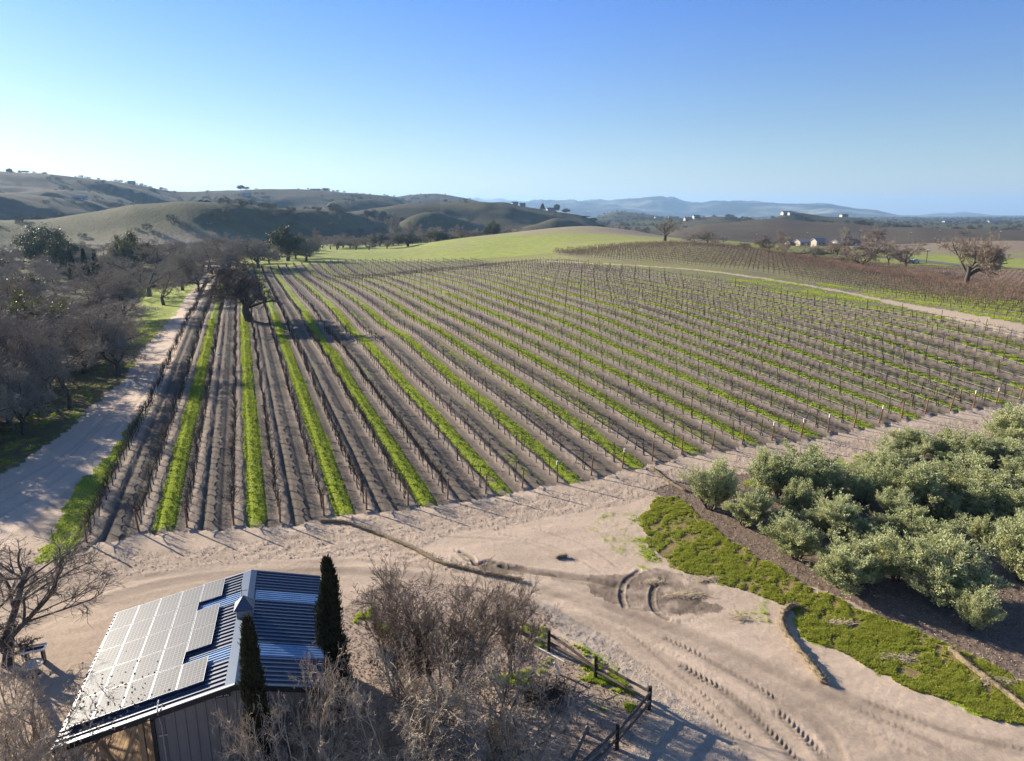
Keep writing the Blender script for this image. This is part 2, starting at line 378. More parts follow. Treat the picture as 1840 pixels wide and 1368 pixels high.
CLOD = GL([(0,985),(130,1000),(300,990),(450,975),(560,945),(640,930),(760,925),(830,905),(950,892),(1060,875),(1150,850),(1230,838),(1300,825),(1400,806),(1500,795),(1600,775),(1700,762),(1840,740),(1960,720),(1960,780),(1840,772),(1700,790),(1560,812),(1450,838),(1330,850),(1240,858),(1210,885),(1120,905),(1000,925),(900,950),(800,960),(760,990),(850,1015),(830,1030),(700,1000),(600,998),(420,1012),(250,1030),(120,1050),(0,1070)])
MUD = GL([(820,985),(860,1010),(930,1015),(1000,1035),(1110,1035),(1180,1025),(1260,1035),(1290,1055),(1250,1075),(1300,1100),(1270,1112),(1200,1105),(1100,1085),(1060,1050),(950,1036),(860,1025)])
WEED = [(GL(P), a) for P, a in [
   ([(240,520),(300,515),(350,515),(330,540),(300,580),(262,620),(230,640),(215,600),(260,560)], .9),
   ([(200,540),(290,530),(400,512),(330,512),(260,522)], .6),
   ([(0,770),(60,725),(110,712),(200,680),(250,650),(215,690),(170,730),(110,780),(50,825),(0,862),(-120,930),(-160,850)], .12),
   ([(120,700),(190,650),(230,640),(250,650),(180,700)], .0),
   ([(640,1080),(690,1090),(780,1110),(740,1150),(700,1140),(660,1130),(635,1110)], .12),
   ([(930,1115),(1010,1130),(1065,1170),(1120,1220),(1180,1275),(1150,1290),(1090,1270),(1030,1250),(960,1240),(900,1240),(880,1215),(960,1200),(1010,1180),(960,1150)], .2),
   ([(1090,925),(1150,915),(1160,985),(1230,1035),(1190,1040),(1130,1010),(1080,970),(1060,950)], .22),
   ([(1300,1090),(1380,1080),(1400,1120),(1340,1110)], .2), ([(580,1080),(592,1080),(592,1130),(578,1130)], .5),
   ([(1330,868),(1480,830),(1560,815),(1560,832),(1420,862),(1340,880)], .6),
   ([(1560,860),(1700,900),(1840,940),(1840,1040),(1750,1010),(1600,940)], .15)]]
STROKES = [  # wheel ruts: pixels, half width, depth, darkening, tread
   ([(1225,1196),(1231,1201),(1311,1250),(1391,1325),(1440,1380)], .24, .075, .6, 1), ([(1195,1148),(1201,1151),(1265,1182),(1353,1231),(1390,1255)], .2, .06, .7, 1),
   ([(1400,1283),(1406,1288),(1479,1361),(1520,1400)], .26, .08, .6, 1), ([(1120,1130),(1197,1193),(1307,1288),(1350,1330)], .14, .035, .8, 1),
   ([(640,1005),(678,1010),(758,1018),(800,1026)], .2, .045, .75, 1), ([(1148,1026),(1128,1040),(1119,1053),(1117,1075),(1122,1090)], .14, .04, .55, 0),
   ([(1188,1041),(1176,1055),(1171,1068),(1172,1085),(1182,1102),(1200,1113)], .15, .04, .55, 0), ([(1182,1103),(1215,1103),(1250,1085),(1262,1070)], .16, .03, .65, 1),
   ([(1218,1117),(1240,1113),(1262,1106)], .18, .03, .8, 1), ([(828,992),(849,1003),(856,1015),(880,1008),(905,1018)], .16, .06, .6, 0),
   ([(905,1018),(930,1022),(960,1028),(1000,1033),(1051,1040),(1110,1052)], .3, .07, .55, 0), ([(1460,1292),(1480,1310),(1500,1345),(1510,1368)], .3, .015, .8, 0),
   ([(1560,1262),(1640,1292),(1740,1325),(1840,1345)], .16, .03, .75, 1), ([(1530,1270),(1620,1310),(1700,1345)], .16, .03, .78, 1), ([(1540,1300),(1640,1350),(1700,1375)], .14, .02, .9, 1),
   ([(1000,1120),(1100,1165),(1200,1225),(1290,1300),(1340,1368)], .13, .03, .8, 1), ([(1030,1100),(1130,1140),(1220,1180)], .13, .02, .92, 1),
   ([(-40,900),(60,850),(150,790),(230,700),(290,630)], .18, .04, .85, 0), ([(-40,950),(80,880),(180,800),(250,720),(300,645)], .18, .04, .85, 0), ([(0,905),(110,835),(190,760),(240,715)], .12, .03, .85, 0),
   ([(0,1150),(150,1090),(350,1040),(560,1030),(700,1032),(900,1050),(1060,1080),(1250,1140),(1480,1240),(1840,1350)], .45, .02, .82, 0),
   ([(0,1120),(150,1070),(350,1025),(560,1015),(700,1014),(900,1045),(1100,1075),(1300,1135),(1520,1220),(1840,1330)], .35, .02, 1.05, 0),
   ([(1010,1040),(1060,1060),(1120,1100),(1250,1160),(1400,1240),(1560,1330)], .5, .015, .84, 0), ([(900,1080),(1030,1110),(1150,1160),(1300,1250),(1420,1340)], .45, .015, .86, 0)]
STROKES += [([(0,1085),(160,1052),(330,1030),(560,1022),(760,1040)], .3, .01, .86, 0), ([(980,1060),(1100,1110),(1260,1185),(1400,1262),(1500,1330)], .3, .01, .85, 0), ([(1100,1090),(1260,1150),(1450,1235),(1640,1320),(1760,1380)], .4, .01, .87, 0),
   ([(1230,1120),(1400,1185),(1560,1250),(1740,1310),(1860,1340)], .3, .01, 1.08, 0), ([(1000,1085),(1150,1145),(1330,1240),(1460,1335)], .35, .01, 1.08, 0), ([(900,960),(1000,985),(1080,1030)], .12, .02, .88, 0), ([(960,950),(1050,980),(1110,1020)], .12, .02, .88, 0), ([(800,965),(940,975),(1040,1010)], .2, .02, .9, 0)]
STROKES = [(smooth_line(GL(p), 5), a, b, c, d) for p, a, b, c, d in STROKES]

# linear albedos
def lin(r, g, b):
    return np.array([((c/255+.055)/1.055)**2.4 if c > 10 else c/3294 for c in (r, g, b)])
A_DIRT = np.array([.50, .39, .30]); A_ROAD = np.array([.56, .44, .35]); A_SOIL = np.array([.135, .113, .095]); A_BERM = np.array([.38, .30, .235])
A_MUD = np.array([.22, .17, .13]); A_MULCH = np.array([.20, .15, .12]); A_GRAV = np.array([.42, .355, .295])
A_GRASS = np.array([.26, .325, .035]); A_GRASS2 = np.array([.19, .20, .05]); A_DRY = np.array([.33, .265, .19])
def zones(x, y):
    """what the ground is made of, and its relief, at plan positions"""
    n = len(x); u, v = xy2uv(x, y); r = np.hypot(x, y)
    w1 = fbm(x*.9, y*.9, 3, 1); w2 = fbm(x*.9+40, y*.9-12, 3, 2); fine = fbm(x*4, y*4, 3, 3); mid = fbm(x*.35, y*.35, 3, 5); big = fbm(x/14, y/14, 3, 6)
    wx = x+w1*.7; wy = y+w2*.7
    col = np.tile(A_DIRT, (n, 1)); cls = np.zeros(n, int); dz = np.zeros(n); gr = np.zeros(n)
    col = col*(1+.10*mid[:, None]+.10*big[:, None])
    def mix(m, c, k=1.0):
        m = np.clip(m*k, 0, 1)[:, None]; col[:] = col*(1-m)+np.asarray(c)*m
    near = r < 200
    # vineyard block
    k = np.floor((u-ROW0)/RS+.5); du = u-ROW0-k*RS              # distance from vine row
    vn = v_near(u); vf = v_far(u)
    vm = (u > ROW0-.9) & (u < ROW0+(NROW-1)*RS+1.2) & (v > vn-.5+w1*.6) & (v < vf)
    al = np.floor((u-ROW0)/RS); dc = (u-ROW0)-(al+.5)*RS           # alley index, distance from its centre
    galley = (al % 2 == 1)
    cls[vm] = 2
    mix(vm, A_SOIL*(1+.15*fine[:, None]+.1*mid[:, None]))
    berm = np.exp(-((du-.28)/.46)**2)*(.8+.4*fbm(u*2, v*1.1, 3, 14))
    mix(vm*np.clip(berm*1.1, 0, 1), A_BERM, .85)
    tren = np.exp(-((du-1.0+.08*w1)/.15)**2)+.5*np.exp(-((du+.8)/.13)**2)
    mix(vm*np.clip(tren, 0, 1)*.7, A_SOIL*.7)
    dz += vm*(berm*.17+.04*fine*berm+.02*fine-tren*.12)
    rut = np.exp(-((np.abs(dc)-.62)/.16)**2)
    dz -= vm*rut*.04; 
    lushn = fbm(u*.6, v*.08, 3, 8)
    lush = np.where(galley, 1.25, np.clip((u-8)/42, -.05, .88))
    # the lime strips fade into mixed weeds towards the right and the far end
    lush = lush+lushn*np.where(galley, .6, .7)-.12*galley*(fbm(x*.7,y*.7,2,19)>.25)-np.where(galley, sstep(20, 95, u)*.5, 0)
    halfw = np.where(galley, .80-.12*sstep(30, 90, u), 1.0)+.22*fbm(u*.3, v*.22, 3, 9)
    edge = np.clip((halfw-np.abs(dc+.1*w1))/.22, 0, 1)
    patch = vnoise(x*1.3, y*1.3, 11)*.5+vnoise(x*4, y*4, 12)*.5
    gv = vm*edge*np.clip((lush-patch*np.where(galley, 1.0, 1.1))*3.0, 0, 1)*np.where(galley, 1, .8)
    gv = gv*sstep(0, 2.5, v-vn+w2*1.5+np.where(galley, 1.2, -.3))
    gr = np.maximum(gr, gv)
    # back block
    bk = inpoly(wx, wy, BACK)
    cls[bk] = 2
    low = sstep(215, 260, r)*(x > 60)
    mix(bk, (A_SOIL*1.15)*(1+.15*fine[:, None]))
    mix(bk*np.exp(-(du/.5)**2), A_BERM, .7)
    gr = np.maximum(gr, bk*np.clip(.85+.5*mid-low*1.1, 0, 1)*np.clip((1.15-np.abs(dc))/.3, 0, 1)*.8)
    mix(bk*low, A_DRY, .8)
    gap = (~vm) & (~bk) & (u > 25) & (v > vn+2) & (u < ROW0+70*RS) & (r < 290) & (r > 85)
    mix(gap, A_SOIL*1.3); gr = np.maximum(gr, gap*np.clip(.7+mid*.8+fine*.4, 0, 1)*.8); cls[gap] = 2
    # lime verge left of the first row
    vg = (u < ROW0-.5) & (u > ROW0-3.1+w1*.5+1.2*sstep(80, 50, v)-.6) & (v > vn+1+w1*2) & (v < 175)
    gr = np.maximum(gr, vg*np.clip(1.5-patch*1.1, 0, 1))
    # meadow beyond the block
    pr = np.arctan2(x, y)
    md = (r > 180) & (~vm) & (~bk) & (y > 150) & (r < 520)
    mdw = md & (pr+w1*.01 > radians(-21.5)) & (pr+w1*.01 < radians(13.5)) & (r > 215)
    gm = mdw*np.clip(.95+.35*big-.85*sstep(370, 450, r)*sstep(-.12, .05, pr)-.3*sstep(radians(2), radians(12), pr), 0, 1)
    mix(mdw, A_DRY*.9); gr = np.maximum(gr, gm*.82); cls[mdw] = 4
    rest = md & ~mdw
    mix(rest, A_DRY*.72); cls[rest] = 4
    gr = np.maximum(gr, rest*(pr > 0)*np.clip((fbm(x/40, y/40, 3, 91)*1.2+.25), 0, .8)*(r < 430))
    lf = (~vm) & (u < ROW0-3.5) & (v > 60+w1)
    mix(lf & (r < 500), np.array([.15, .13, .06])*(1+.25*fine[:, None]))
    # roads
    rd = inpoly(wx, wy, LROAD); mix(rd, A_ROAD*1.0); cls[rd] = 1; gr[rd] = 0
    d, s, sd = linedist(wx, wy, TRACK, 8); tr = d < .9+1.7*sstep(135, 100, r); mix(tr, A_ROAD*.82); cls[tr] = 1; gr[tr] *= .15
    # foreground
    cl = inpoly(wx, wy, CLOD); cl = cl & ~vm
    cd = np.clip(.5+fbm(x*2.2, y*2.2, 3, 21)*1.2, 0, 1)
    st = fbm(u*.9, v*3.2, 3, 24)
    dz += cl*(.03*fbm(x*1.6, y*1.6, 3, 21)+.015*fine+.035*st+.03*np.abs(fbm(x*7, y*7, 2, 25))); mix(cl, A_DIRT*.92*(1+.12*fine[:, None]+.1*st[:, None]))
    mud = inpoly(wx, wy, MUD); mm = mud*np.clip(.62+fbm(x*.8, y*.8, 3, 22)*1.2+fine*.3, 0, 1); mix(mm, A_MUD); dz += mud*.015*fine
    yd = inpoly(wx, wy, YARD); mix(yd*np.clip(.8+.5*mid, 0, 1), np.array([.36, .275, .22])*(1+.2*fine[:, None])); dz += yd*.012*fine; cls[yd] = 5
    gv_ = inpoly(x+w1*.25, y+w2*.25, GRAVEL); mix(gv_*np.clip(.75+mid*.5, 0, 1), A_GRAV*(1+.1*fine[:, None])); dz += gv_*.02*fine
    ol = inpoly(x+w1*.3, y+w2*.3, OLIVE); mix(ol, A_MULCH*(1+.3*fine[:, None])); dz += ol*.035*fine; cls[ol] = 6
    og = inpoly(x+w1*.7+.5*mid, y+w2*.7-.5*mid, OGRASS)
    so_ = fbm((x*.6+y*.8)*.5, (x*.8-y*.6)*1.6, 4, 33)
    mix(og, np.array([.25, .19, .085])*(1+.2*fine[:, None]))
    og_g = og*np.clip((.68+so_*1.05+fine*.5)*1.5-.25, 0, 1)
    gr = np.maximum(gr*~(ol | yd | gv_), og_g)
    for P, a in WEED:
        k_ = inpoly(wx, wy, P)
        gr = np.maximum(gr, k_*np.clip((a+fbm(x*.8, y*.8, 3, 34)*.9+fine*.3)*1.6-.3, 0, 1))
    # drifts and streaks of the driven ground
    road = (cls == 0) & near & (v < vn+2)
    st2 = fbm(x*.25+y*.1, y*1.6-x*.5, 4, 41)
    sp_ = np.clip(fbm(x*.18, y*.5, 4, 43)*2, -1, 1)
    col[road] *= (1+.17*st2[road]+.07*fine[road]+.08*sp_[road])[:, None]
    dz += road*(.012*fine+.01*st2)
    for P, hw, dep, dk, tread in STROKES:
        d, s, sd = linedist(x+w1*.05, y+w2*.05, P, hw*3)
        q = np.exp(-(d/hw)**4)*(d < hw*3)
        if tread:
            L = np.floor(s/.3); ph = (s/.27+np.abs(sd)*1.6/.27*.5) % 1.0
            tt = ((ph < .45)*1.0)*np.clip(.75+fbm(s*.35, s*0, 2, 44), 0, 1)
            dz += q*tt*dep-q*.01; f = 1-(1-dk)*q*(.4+.6*(1-tt))
        else:
            dz -= q*dep; dz += np.exp(-((d-hw*1.5)/(hw*.4))**2)*dep*.5*(d < hw*3); f = 1-(1-dk)*q
        col *= f[:, None]; gr *= (1-q*.5)
    # creek bank at the left edge
    gsel = np.clip(gr, 0, 1)
    gcol = A_GRASS*(1+.18*mid[:, None]+.1*fine[:, None])
    gcol = gcol*(1-.0*gsel[:, None])
    tan_ = np.clip((fbm(x*.5, y*.5, 3, 71)+.1)*1.2, 0, 1)*np.where(og, .6, .25)
    dull = (vm & ~galley) | bk | gap; tan_ = np.where(dull, .85, tan_)
    gcol = gcol*(1-tan_[:, None])+A_GRASS2*tan_[:, None]
    mix(gsel, gcol, .95)
    gr_cls = gsel > .5
    cls[gr_cls & (r < 180)] = 3
    dz += gsel*(.02+.04*fbm(x*3.2, y*3.2, 3, 72))*(r < 200)
    return col, cls, dz, gsel
def far_colour(x, y, z, col):
    """dry grass, green patches, brush and vineyard plots of the hills"""
    r = np.hypot(x, y); th = np.arctan2(x, y)
    f = sstep(470, 600, r)
    a = fbm(x/160, y/160, 4, 101); b = fbm(x/45, y/45, 4, 102); c = fbm(x/9, y/9, 3, 103); g = fbm(x/330, y/330, 3, 104)
    base = np.array([.105, .088, .048])*(1+.30*b[:, None]+.28*c[:, None])
    green = np.array([.115, .13, .03])*(1+.15*b[:, None]+.12*c[:, None])
    brush = np.array([.045, .045, .028])*(1+.2*c[:, None])
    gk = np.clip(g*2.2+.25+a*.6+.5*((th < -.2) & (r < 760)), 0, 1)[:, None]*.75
    hc = base*(1-gk)+green*gk
    bk = np.clip((a*1.4+b*1.1-.12-.45*(r < 900)+.25*sstep(1200, 2500, r))*3, 0, 1)[:, None]
    hc = hc*(1-bk)+brush*bk
    right = ((th > radians(12)) & (r < 1300))[:, None]
    brown = np.array([.125, .10, .07])*(1+.08*b[:, None]+.08*c[:, None])
    hc = np.where(right, brown, hc)
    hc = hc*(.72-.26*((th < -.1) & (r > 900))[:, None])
    far = sstep(3500, 6000, r)[:, None]
    mt = np.array([.07, .066, .05])*(1+1.3*np.clip(fbm(x/420, y/600, 4, 105)*3.4, -.65, 2.0)[:, None])
    hc = hc*(1-far)+mt*far
    # vineyard plots: fine rows on a few slopes
    f = f[:, None]
    return col*(1-f)+hc*f

# ------------------------------------------------------------------ ground mesh (polar sheet, fine near, coarse far)
def radii():
    r = [.5, 3, 6, 9, 11, 12.5, 13.5]; x = 14.0
    while x < 19000:
        r.append(x); x += max(.05, min(x*x/14250*1.35, x*.0085)) if x < 6000 else x*.009
    r += [19500]
    return np.array(r)
RR = radii()
_t1 = np.arange(-44, 44.001, .072); TH = np.radians(np.concatenate([np.arange(-180, -60, 12), np.arange(-60, -44.2, .6), _t1, np.arange(44.6, 60.1, .6), np.arange(72, 180.1, 12)]))
nR, nT = len(RR), len(TH)
rg, tg = np.meshgrid(RR, TH, indexing='ij')
gx = (rg*np.sin(tg)).ravel(); gy = (rg*np.cos(tg)).ravel()
gz = height(gx, gy)
m_ = np.hypot(gx, gy) < 640
gcol = np.tile(A_DRY, (len(gx), 1)); gcls = np.full(len(gx), 7); ggr = np.zeros(len(gx)); gdz = np.zeros(len(gx))
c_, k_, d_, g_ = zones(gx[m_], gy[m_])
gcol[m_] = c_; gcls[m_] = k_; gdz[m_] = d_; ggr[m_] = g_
rr_ = np.hypot(gx, gy)
gz = gz+gdz*(1-sstep(120, 220, rr_))
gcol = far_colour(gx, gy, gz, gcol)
gcls[rr_ > 520] = 7; gcls[rr_ > 4500] = 8
idx = np.arange(nR*nT).reshape(nR, nT)
FQ = np.stack([idx[:-1, :-1].ravel(), idx[:-1, 1:].ravel(), idx[1:, 1:].ravel(), idx[1:, :-1].ravel()], 1)
FC = gcls[FQ[:, 0]]
GM = {0: ('ground', ground_mat('dusty_dirt', 6, .13, 34, .2, .8, .06)), 1: ('dirt_road', ground_mat('packed_dirt', 3, .08, 26, .12, .35, .04)),
      2: ('vineyard_soil', ground_mat('tilled_soil', 8, .16, 28, .22, .8, .08)), 3: ('grass_ground', ground_mat('grass_turf', 9, .18, 34, .25, .9, .07)),
      4: ('meadow', ground_mat('meadow_grass', .3, .15, 2.2, .2, .5, .3)), 5: ('mulch_ground', ground_mat('leaf_litter', 9, .16, 40, .3, .5, .04)),
      6: ('orchard_ground', ground_mat('bark_mulch', 8, .25, 30, .3, .9, .07)), 7: ('hills', ground_mat('dry_hillside', .02, .15, .35, .22, .7, 2.0)), 8: ('mountains', ground_mat('far_hillside', .002, .3, .01, .35, .6, 60))}
for k in GM:
    f = FQ[FC == k]
    if not len(f): continue
    un, inv = np.unique(f, return_inverse=True)
    V = np.stack([gx[un], gy[un], gz[un]], 1)
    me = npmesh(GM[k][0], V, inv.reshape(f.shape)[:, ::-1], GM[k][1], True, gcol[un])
    tag(obj(GM[k][0], me), kind='structure')
#--GROUND-END

# ------------------------------------------------------------------ plants: vectorised growth
def unit(v): return v/np.maximum(np.linalg.norm(v, axis=-1, keepdims=True), 1e-9)
def chains(g, S, Dv, L, R, nseg, wig, up, tip=.35):
    n = len(S); P = np.zeros((n, nseg+1, 3)); P[:, 0] = S; d = unit(Dv)
    for i in range(nseg):
        d = unit(d+g.normal(0, wig, (n, 3))+np.array([0, 0, up]))
        P[:, i+1] = P[:, i]+d*(L/nseg)[:, None]
    t = np.linspace(0, 1, nseg+1)
    return P, R[:, None]*(1-(1-tip)*t)[None]
def chain_mesh(P, R, k=3):
    n, m, _ = P.shape
    T = np.zeros_like(P); T[:, 1:-1] = P[:, 2:]-P[:, :-2]; T[:, 0] = P[:, 1]-P[:, 0]; T[:, -1] = P[:, -1]-P[:, -2]; T = unit(T)
    ref = np.where(np.abs(T[..., 2:3]) > .9, np.array([1., 0, 0]), np.array([0, 0, 1.]))
    X = unit(np.cross(T, ref)); Y = np.cross(X, T)
    a = np.arange(k)*2*pi/k
    V = P[:, :, None]+R[:, :, None, None]*(np.cos(a)[None, None, :, None]*X[:, :, None]+np.sin(a)[None, None, :, None]*Y[:, :, None])
    b = (np.arange(n)*m*k)[:, None, None]+(np.arange(m-1)*k)[None, :, None]
    j = np.arange(k)[None, None]; j2 = (j+1) % k
    F = np.stack([b+j, b+j2, b+k+j2, b+k+j], -1).reshape(-1, 4)
    return V.reshape(-1, 3), F
def spawn(g, P, R, n, t0, t1, ang, dang, lr, L, dl=.3, rr=.6, tfall=.35):
    m = P.shape[1]-1; N = len(P)
    t = np.sort(g.uniform(t0, t1, (N, n)), 1); f = np.minimum(t*m, m-1e-6); i = f.astype(int); w_ = (f-i)[..., None]
    I = np.arange(N)[:, None]
    S = P[I, i]*(1-w_)+P[I, i+1]*w_; T = unit(P[I, i+1]-P[I, i])
    A = np.radians(ang+g.normal(0, dang, (N, n)))[..., None]
    q = unit(np.cross(T, g.normal(0, 1, (N, n, 3))))
    Dn = T*np.cos(A)+q*np.sin(A)
    rad = (R[I, i]*(1-w_[..., 0])+R[I, i+1]*w_[..., 0])*rr
    Ln = L[:, None]*lr*(1-tfall*t)*(1+g.uniform(-dl, dl, (N, n)))
    return S.reshape(-1, 3), Dn.reshape(-1, 3), Ln.ravel(), rad.ravel()
def join(parts):
    V = []; F = []; n = 0
    for v, f in parts: V.append(v); F.append(f+n); n += len(v)
    return np.concatenate(V), np.concatenate(F)
def grow(seed, trunk, levels, split=2, crown_shape=None, kk=(8, 6, 4, 3, 3, 3, 3)):
    """trunk: list of (start, direction, length, radius); levels: dicts. Returns (wood, twigs, tips)"""
    g = np.random.default_rng(seed)
    S = np.array([t[0] for t in trunk], float); Dv = np.array([t[1] for t in trunk], float)
    L = np.array([t[2] for t in trunk], float); R = np.array([t[3] for t in trunk], float)
    P, Q = chains(g, S, Dv, L, R, levels[0].get('seg', 5), levels[0].get('wig', .1), levels[0].get('up', .05), levels[0].get('tip', .6))
    out = [chain_mesh(P, Q, kk[0])]; tips = P
    for i, lv in enumerate(levels[1:], 1):
        S, Dv, L, R = spawn(g, P, Q, lv['n'], lv.get('t0', .3), lv.get('t1', 1), lv['ang'], lv.get('dang', 12), lv['lr'], L, lv.get('dl', .3), lv.get('rr', .6), lv.get('tf', .3))
        if 'rmin' in lv: R = np.maximum(R, lv['rmin'])
        if crown_shape is not None:
            k = crown_shape(S); S, Dv, L, R = S[k], Dv[k], L[k], R[k]
        P, Q = chains(g, S, Dv, L, R, lv.get('seg', 3), lv.get('wig', .2), lv.get('up', 0), lv.get('tip', .35))
        out.append(chain_mesh(P, Q, kk[min(i, len(kk)-1)])); tips = P
    return join(out[:split]), (join(out[split:]) if len(out) > split else None), tips
def leaves(g, C_, n, spread, ln, wd, up=.3, droop=0, aspect_j=.3, base_dir=None):
    """n small pointed leaves round each centre"""
    P = np.repeat(C_, n, 0)+g.normal(0, 1, (len(C_)*n, 3))*spread
    d = unit(g.normal(0, 1, (len(P), 3))+np.array([0, 0, up]) if base_dir is None else np.repeat(base_dir, n, 0)+g.normal(0, .45, (len(P), 3))+np.array([0, 0, up]))
    s = unit(np.cross(d, g.normal(0, 1, (len(P), 3))))
    l = (ln*(1+g.uniform(-aspect_j, aspect_j, len(P))))[:, None]; w_ = (wd*(1+g.uniform(-aspect_j, aspect_j, len(P))))[:, None]
    V = np.stack([P, P+d*l*.5+s*w_*.5, P+d*l, P+d*l*.5-s*w_*.5], 1)
    return V.reshape(-1, 3), np.arange(len(P)*4).reshape(-1, 4)
def bark(name, col, namt=.3): return simple(name, col, .9, 0, 6, namt, .4, 30, .15)
M_OAK = bark('grey_oak_bark', (.095, .08, .066)); M_TWIG = bark('grey_twigs', (.34, .29, .225), .35); M_TWIGR = bark('russet_twigs', (.29, .225, .175), .3)
M_PALE = bark('pale_twigs', (.42, .345, .26), .3); M_DARKTW = bark('dark_twigs', (.19, .15, .115), .3)
M_EVER = leaf_mat('evergreen_oak_leaves', (.06, .07, .028), (.12, .125, .05), .5, .12)
M_EVERL = leaf_mat('yellowish_oak_leaves', (.10, .11, .035), (.17, .155, .05), .5, .15)
M_OLIVE = leaf_mat('olive_leaves', (.33, .36, .15), (.56, .58, .33), .45, .3)
M_CYP = leaf_mat('cypress_foliage', (.022, .028, .014), (.060, .055, .026), .7, .08)
M_CON = leaf_mat('conifer_needles', (.03, .042, .022), (.055, .07, .03), .6, .1)
M_BRUSH = leaf_mat('far_brush', (.055, .055, .034), (.10, .09, .06), .7, .1)
M_GRASS = leaf_mat('grass_blades', (.31, .40, .035), (.52, .58, .09), .6, .4)
M_GRASSD = leaf_mat('olive_green_blades', (.25, .31, .03), (.46, .45, .09), .55, .4)
PROTO = {}
def proto(key, wood, wmat, crown, cmat, H=None, W=None):
    v_ = crown[0] if crown is not None else wood[0]
    H = float(np.percentile(v_[:, 2], 99.5)); W = float(np.percentile(v_[:, 0], 98.5)-np.percentile(v_[:, 0], 1.5))
    wm = npmesh(key+'_trunk', wood[0], wood[1], wmat, True)
    cm = npmesh(key+'_crown', crown[0], crown[1], cmat, False) if crown is not None else None
    PROTO[key] = (wm, cm, H, W)
def oakspec(seed, H=10., spread=1.0, trunk=.22, r=.30, nl=(7, 8, 7, 7, 5), lean=(0, 0), rt=.019, ang1=52, keep=None):
    g = np.random.default_rng(seed)
    R_ = H*.5*spread
    def shape(S):
        q = ((S[:, 0])/(R_*1.15))**2+((S[:, 1])/(R_*1.15))**2+((S[:, 2]-H*.58)/(H*.47))**2
        return (q < 1.0+.25*fbm(S[:, 0]*.5+seed, S[:, 1]*.5+S[:, 2]*.5, 2, seed)) & (S[:, 2] > H*.13)
    tr = [((0, 0, -.3), (lean[0], lean[1], 1), H*trunk+.3, r)]
    lv = [dict(seg=5, wig=.06, up=.05, tip=.75),
          dict(n=nl[0], t0=.55, ang=ang1, dang=14, lr=1/trunk*.42*spread, seg=6, wig=.2, up=.06, rr=.5, tf=.1, dl=.25),
          dict(n=nl[1], t0=.25, ang=48, lr=.55, seg=5, wig=.26, up=.05, rr=.6, rmin=.03),
          dict(n=nl[2], t0=.2, ang=48, lr=.55, seg=4, wig=.3, up=.02, rr=.55, rmin=.017),
          dict(n=nl[3], t0=.15, ang=45, lr=.55, seg=3, wig=.3, up=-.02, rr=.6, rmin=rt),
          dict(n=nl[4], t0=.2, ang=42, lr=.62, seg=2, wig=.3, up=-.02, rr=.8, rmin=rt*.8)]
    return grow(seed, tr, lv, 3, shape)
for i, (sd, sp, tk) in enumerate([(11, 1.15, .2), (12, 1.3, .18), (13, 1.0, .24), (14, 1.2, .16)]):
    wd, cr, tips = oakspec(sd, 10, sp, tk)
    proto('bare_oak%d' % i, wd, M_OAK, cr, M_TWIG if i != 2 else M_TWIGR, 10, 10*sp)
wd, cr, tips = oakspec(21, 10, 1.1, .2, nl=(8, 8, 7, 7, 5), rt=.02); g = np.random.default_rng(3)
proto('russet_oak', wd, M_OAK, cr, M_TWIGR, 10, 11)
wd, cr, tips = oakspec(22, 10, 1.15, .3, r=.42, nl=(8, 8, 7, 7, 5), lean=(-.25, 0), rt=.02, ang1=48)
proto('field_oak', wd, M_OAK, cr, M_TWIGR, 10, 11)
wd, cr, tips = oakspec(23, 10, .8, .3, r=.22, nl=(9, 6, 4, 3, 3), ang1=28)
proto('vase_oak', wd, M_OAK, cr, M_TWIG, 10, 8)
for i, (sd, mt) in enumerate([(31, M_EVER), (32, M_EVERL)]):
    g = np.random.default_rng(sd)
    wd, cr, tips = oakspec(sd, 10, 1.05, .2, nl=(6, 7, 6, 3, 0))
    wd, cr, tips = grow(sd, [((0, 0, -.3), (0, 0, 1), 2.6, .35)], [dict(seg=4, wig=.06, tip=.75), dict(n=7, t0=.5, ang=50, lr=1.7, seg=5, wig=.2, up=.08, rr=.6, tf=.1),
        dict(n=7, t0=.3, ang=48, lr=.55, seg=4, wig=.25, up=.05, rr=.6), dict(n=6, t0=.2, ang=50, lr=.5, seg=3, wig=.3, rr=.6, rmin=.02)], 3)
    C_ = tips[:, -1]; C_ = np.concatenate([C_, tips[:, 1]])
    cl = fbm(C_[:, 0]*.8, C_[:, 1]*.8+C_[:, 2]*.9, 2, sd) > -.35; C_ = C_[cl]
    V, F = leaves(g, C_, 26, .26, .24, .13)
    proto('evergreen_oak%d' % i, wd, M_OAK, (V, F), mt, 9.5, 10.5)
def conifer(seed, H, R_):
    g = np.random.default_rng(seed)
    wd, _, _ = grow(seed, [((0, 0, -.2), (0, 0, 1), H, R_*.08)], [dict(seg=5, wig=.01, tip=.1)], 1)
    n = 1500; z = g.uniform(.06, 1, n)**.8*H; rr = (1-z/H)*R_*g.uniform(.3, 1, n); a = g.uniform(0, 2*pi, n)
    C_ = np.stack([rr*np.cos(a), rr*np.sin(a), z], 1)
    bd = np.stack([np.cos(a), np.sin(a), -.1+0*a], 1)
    return wd, leaves(g, C_, 5, .12*R_*.3, .09*R_+.2, .035*R_+.03, 0, base_dir=bd)
wd, cr = conifer(41, 7, 1.9); proto('conifer', wd, M_OAK, cr, M_CON, 7, 3.6)
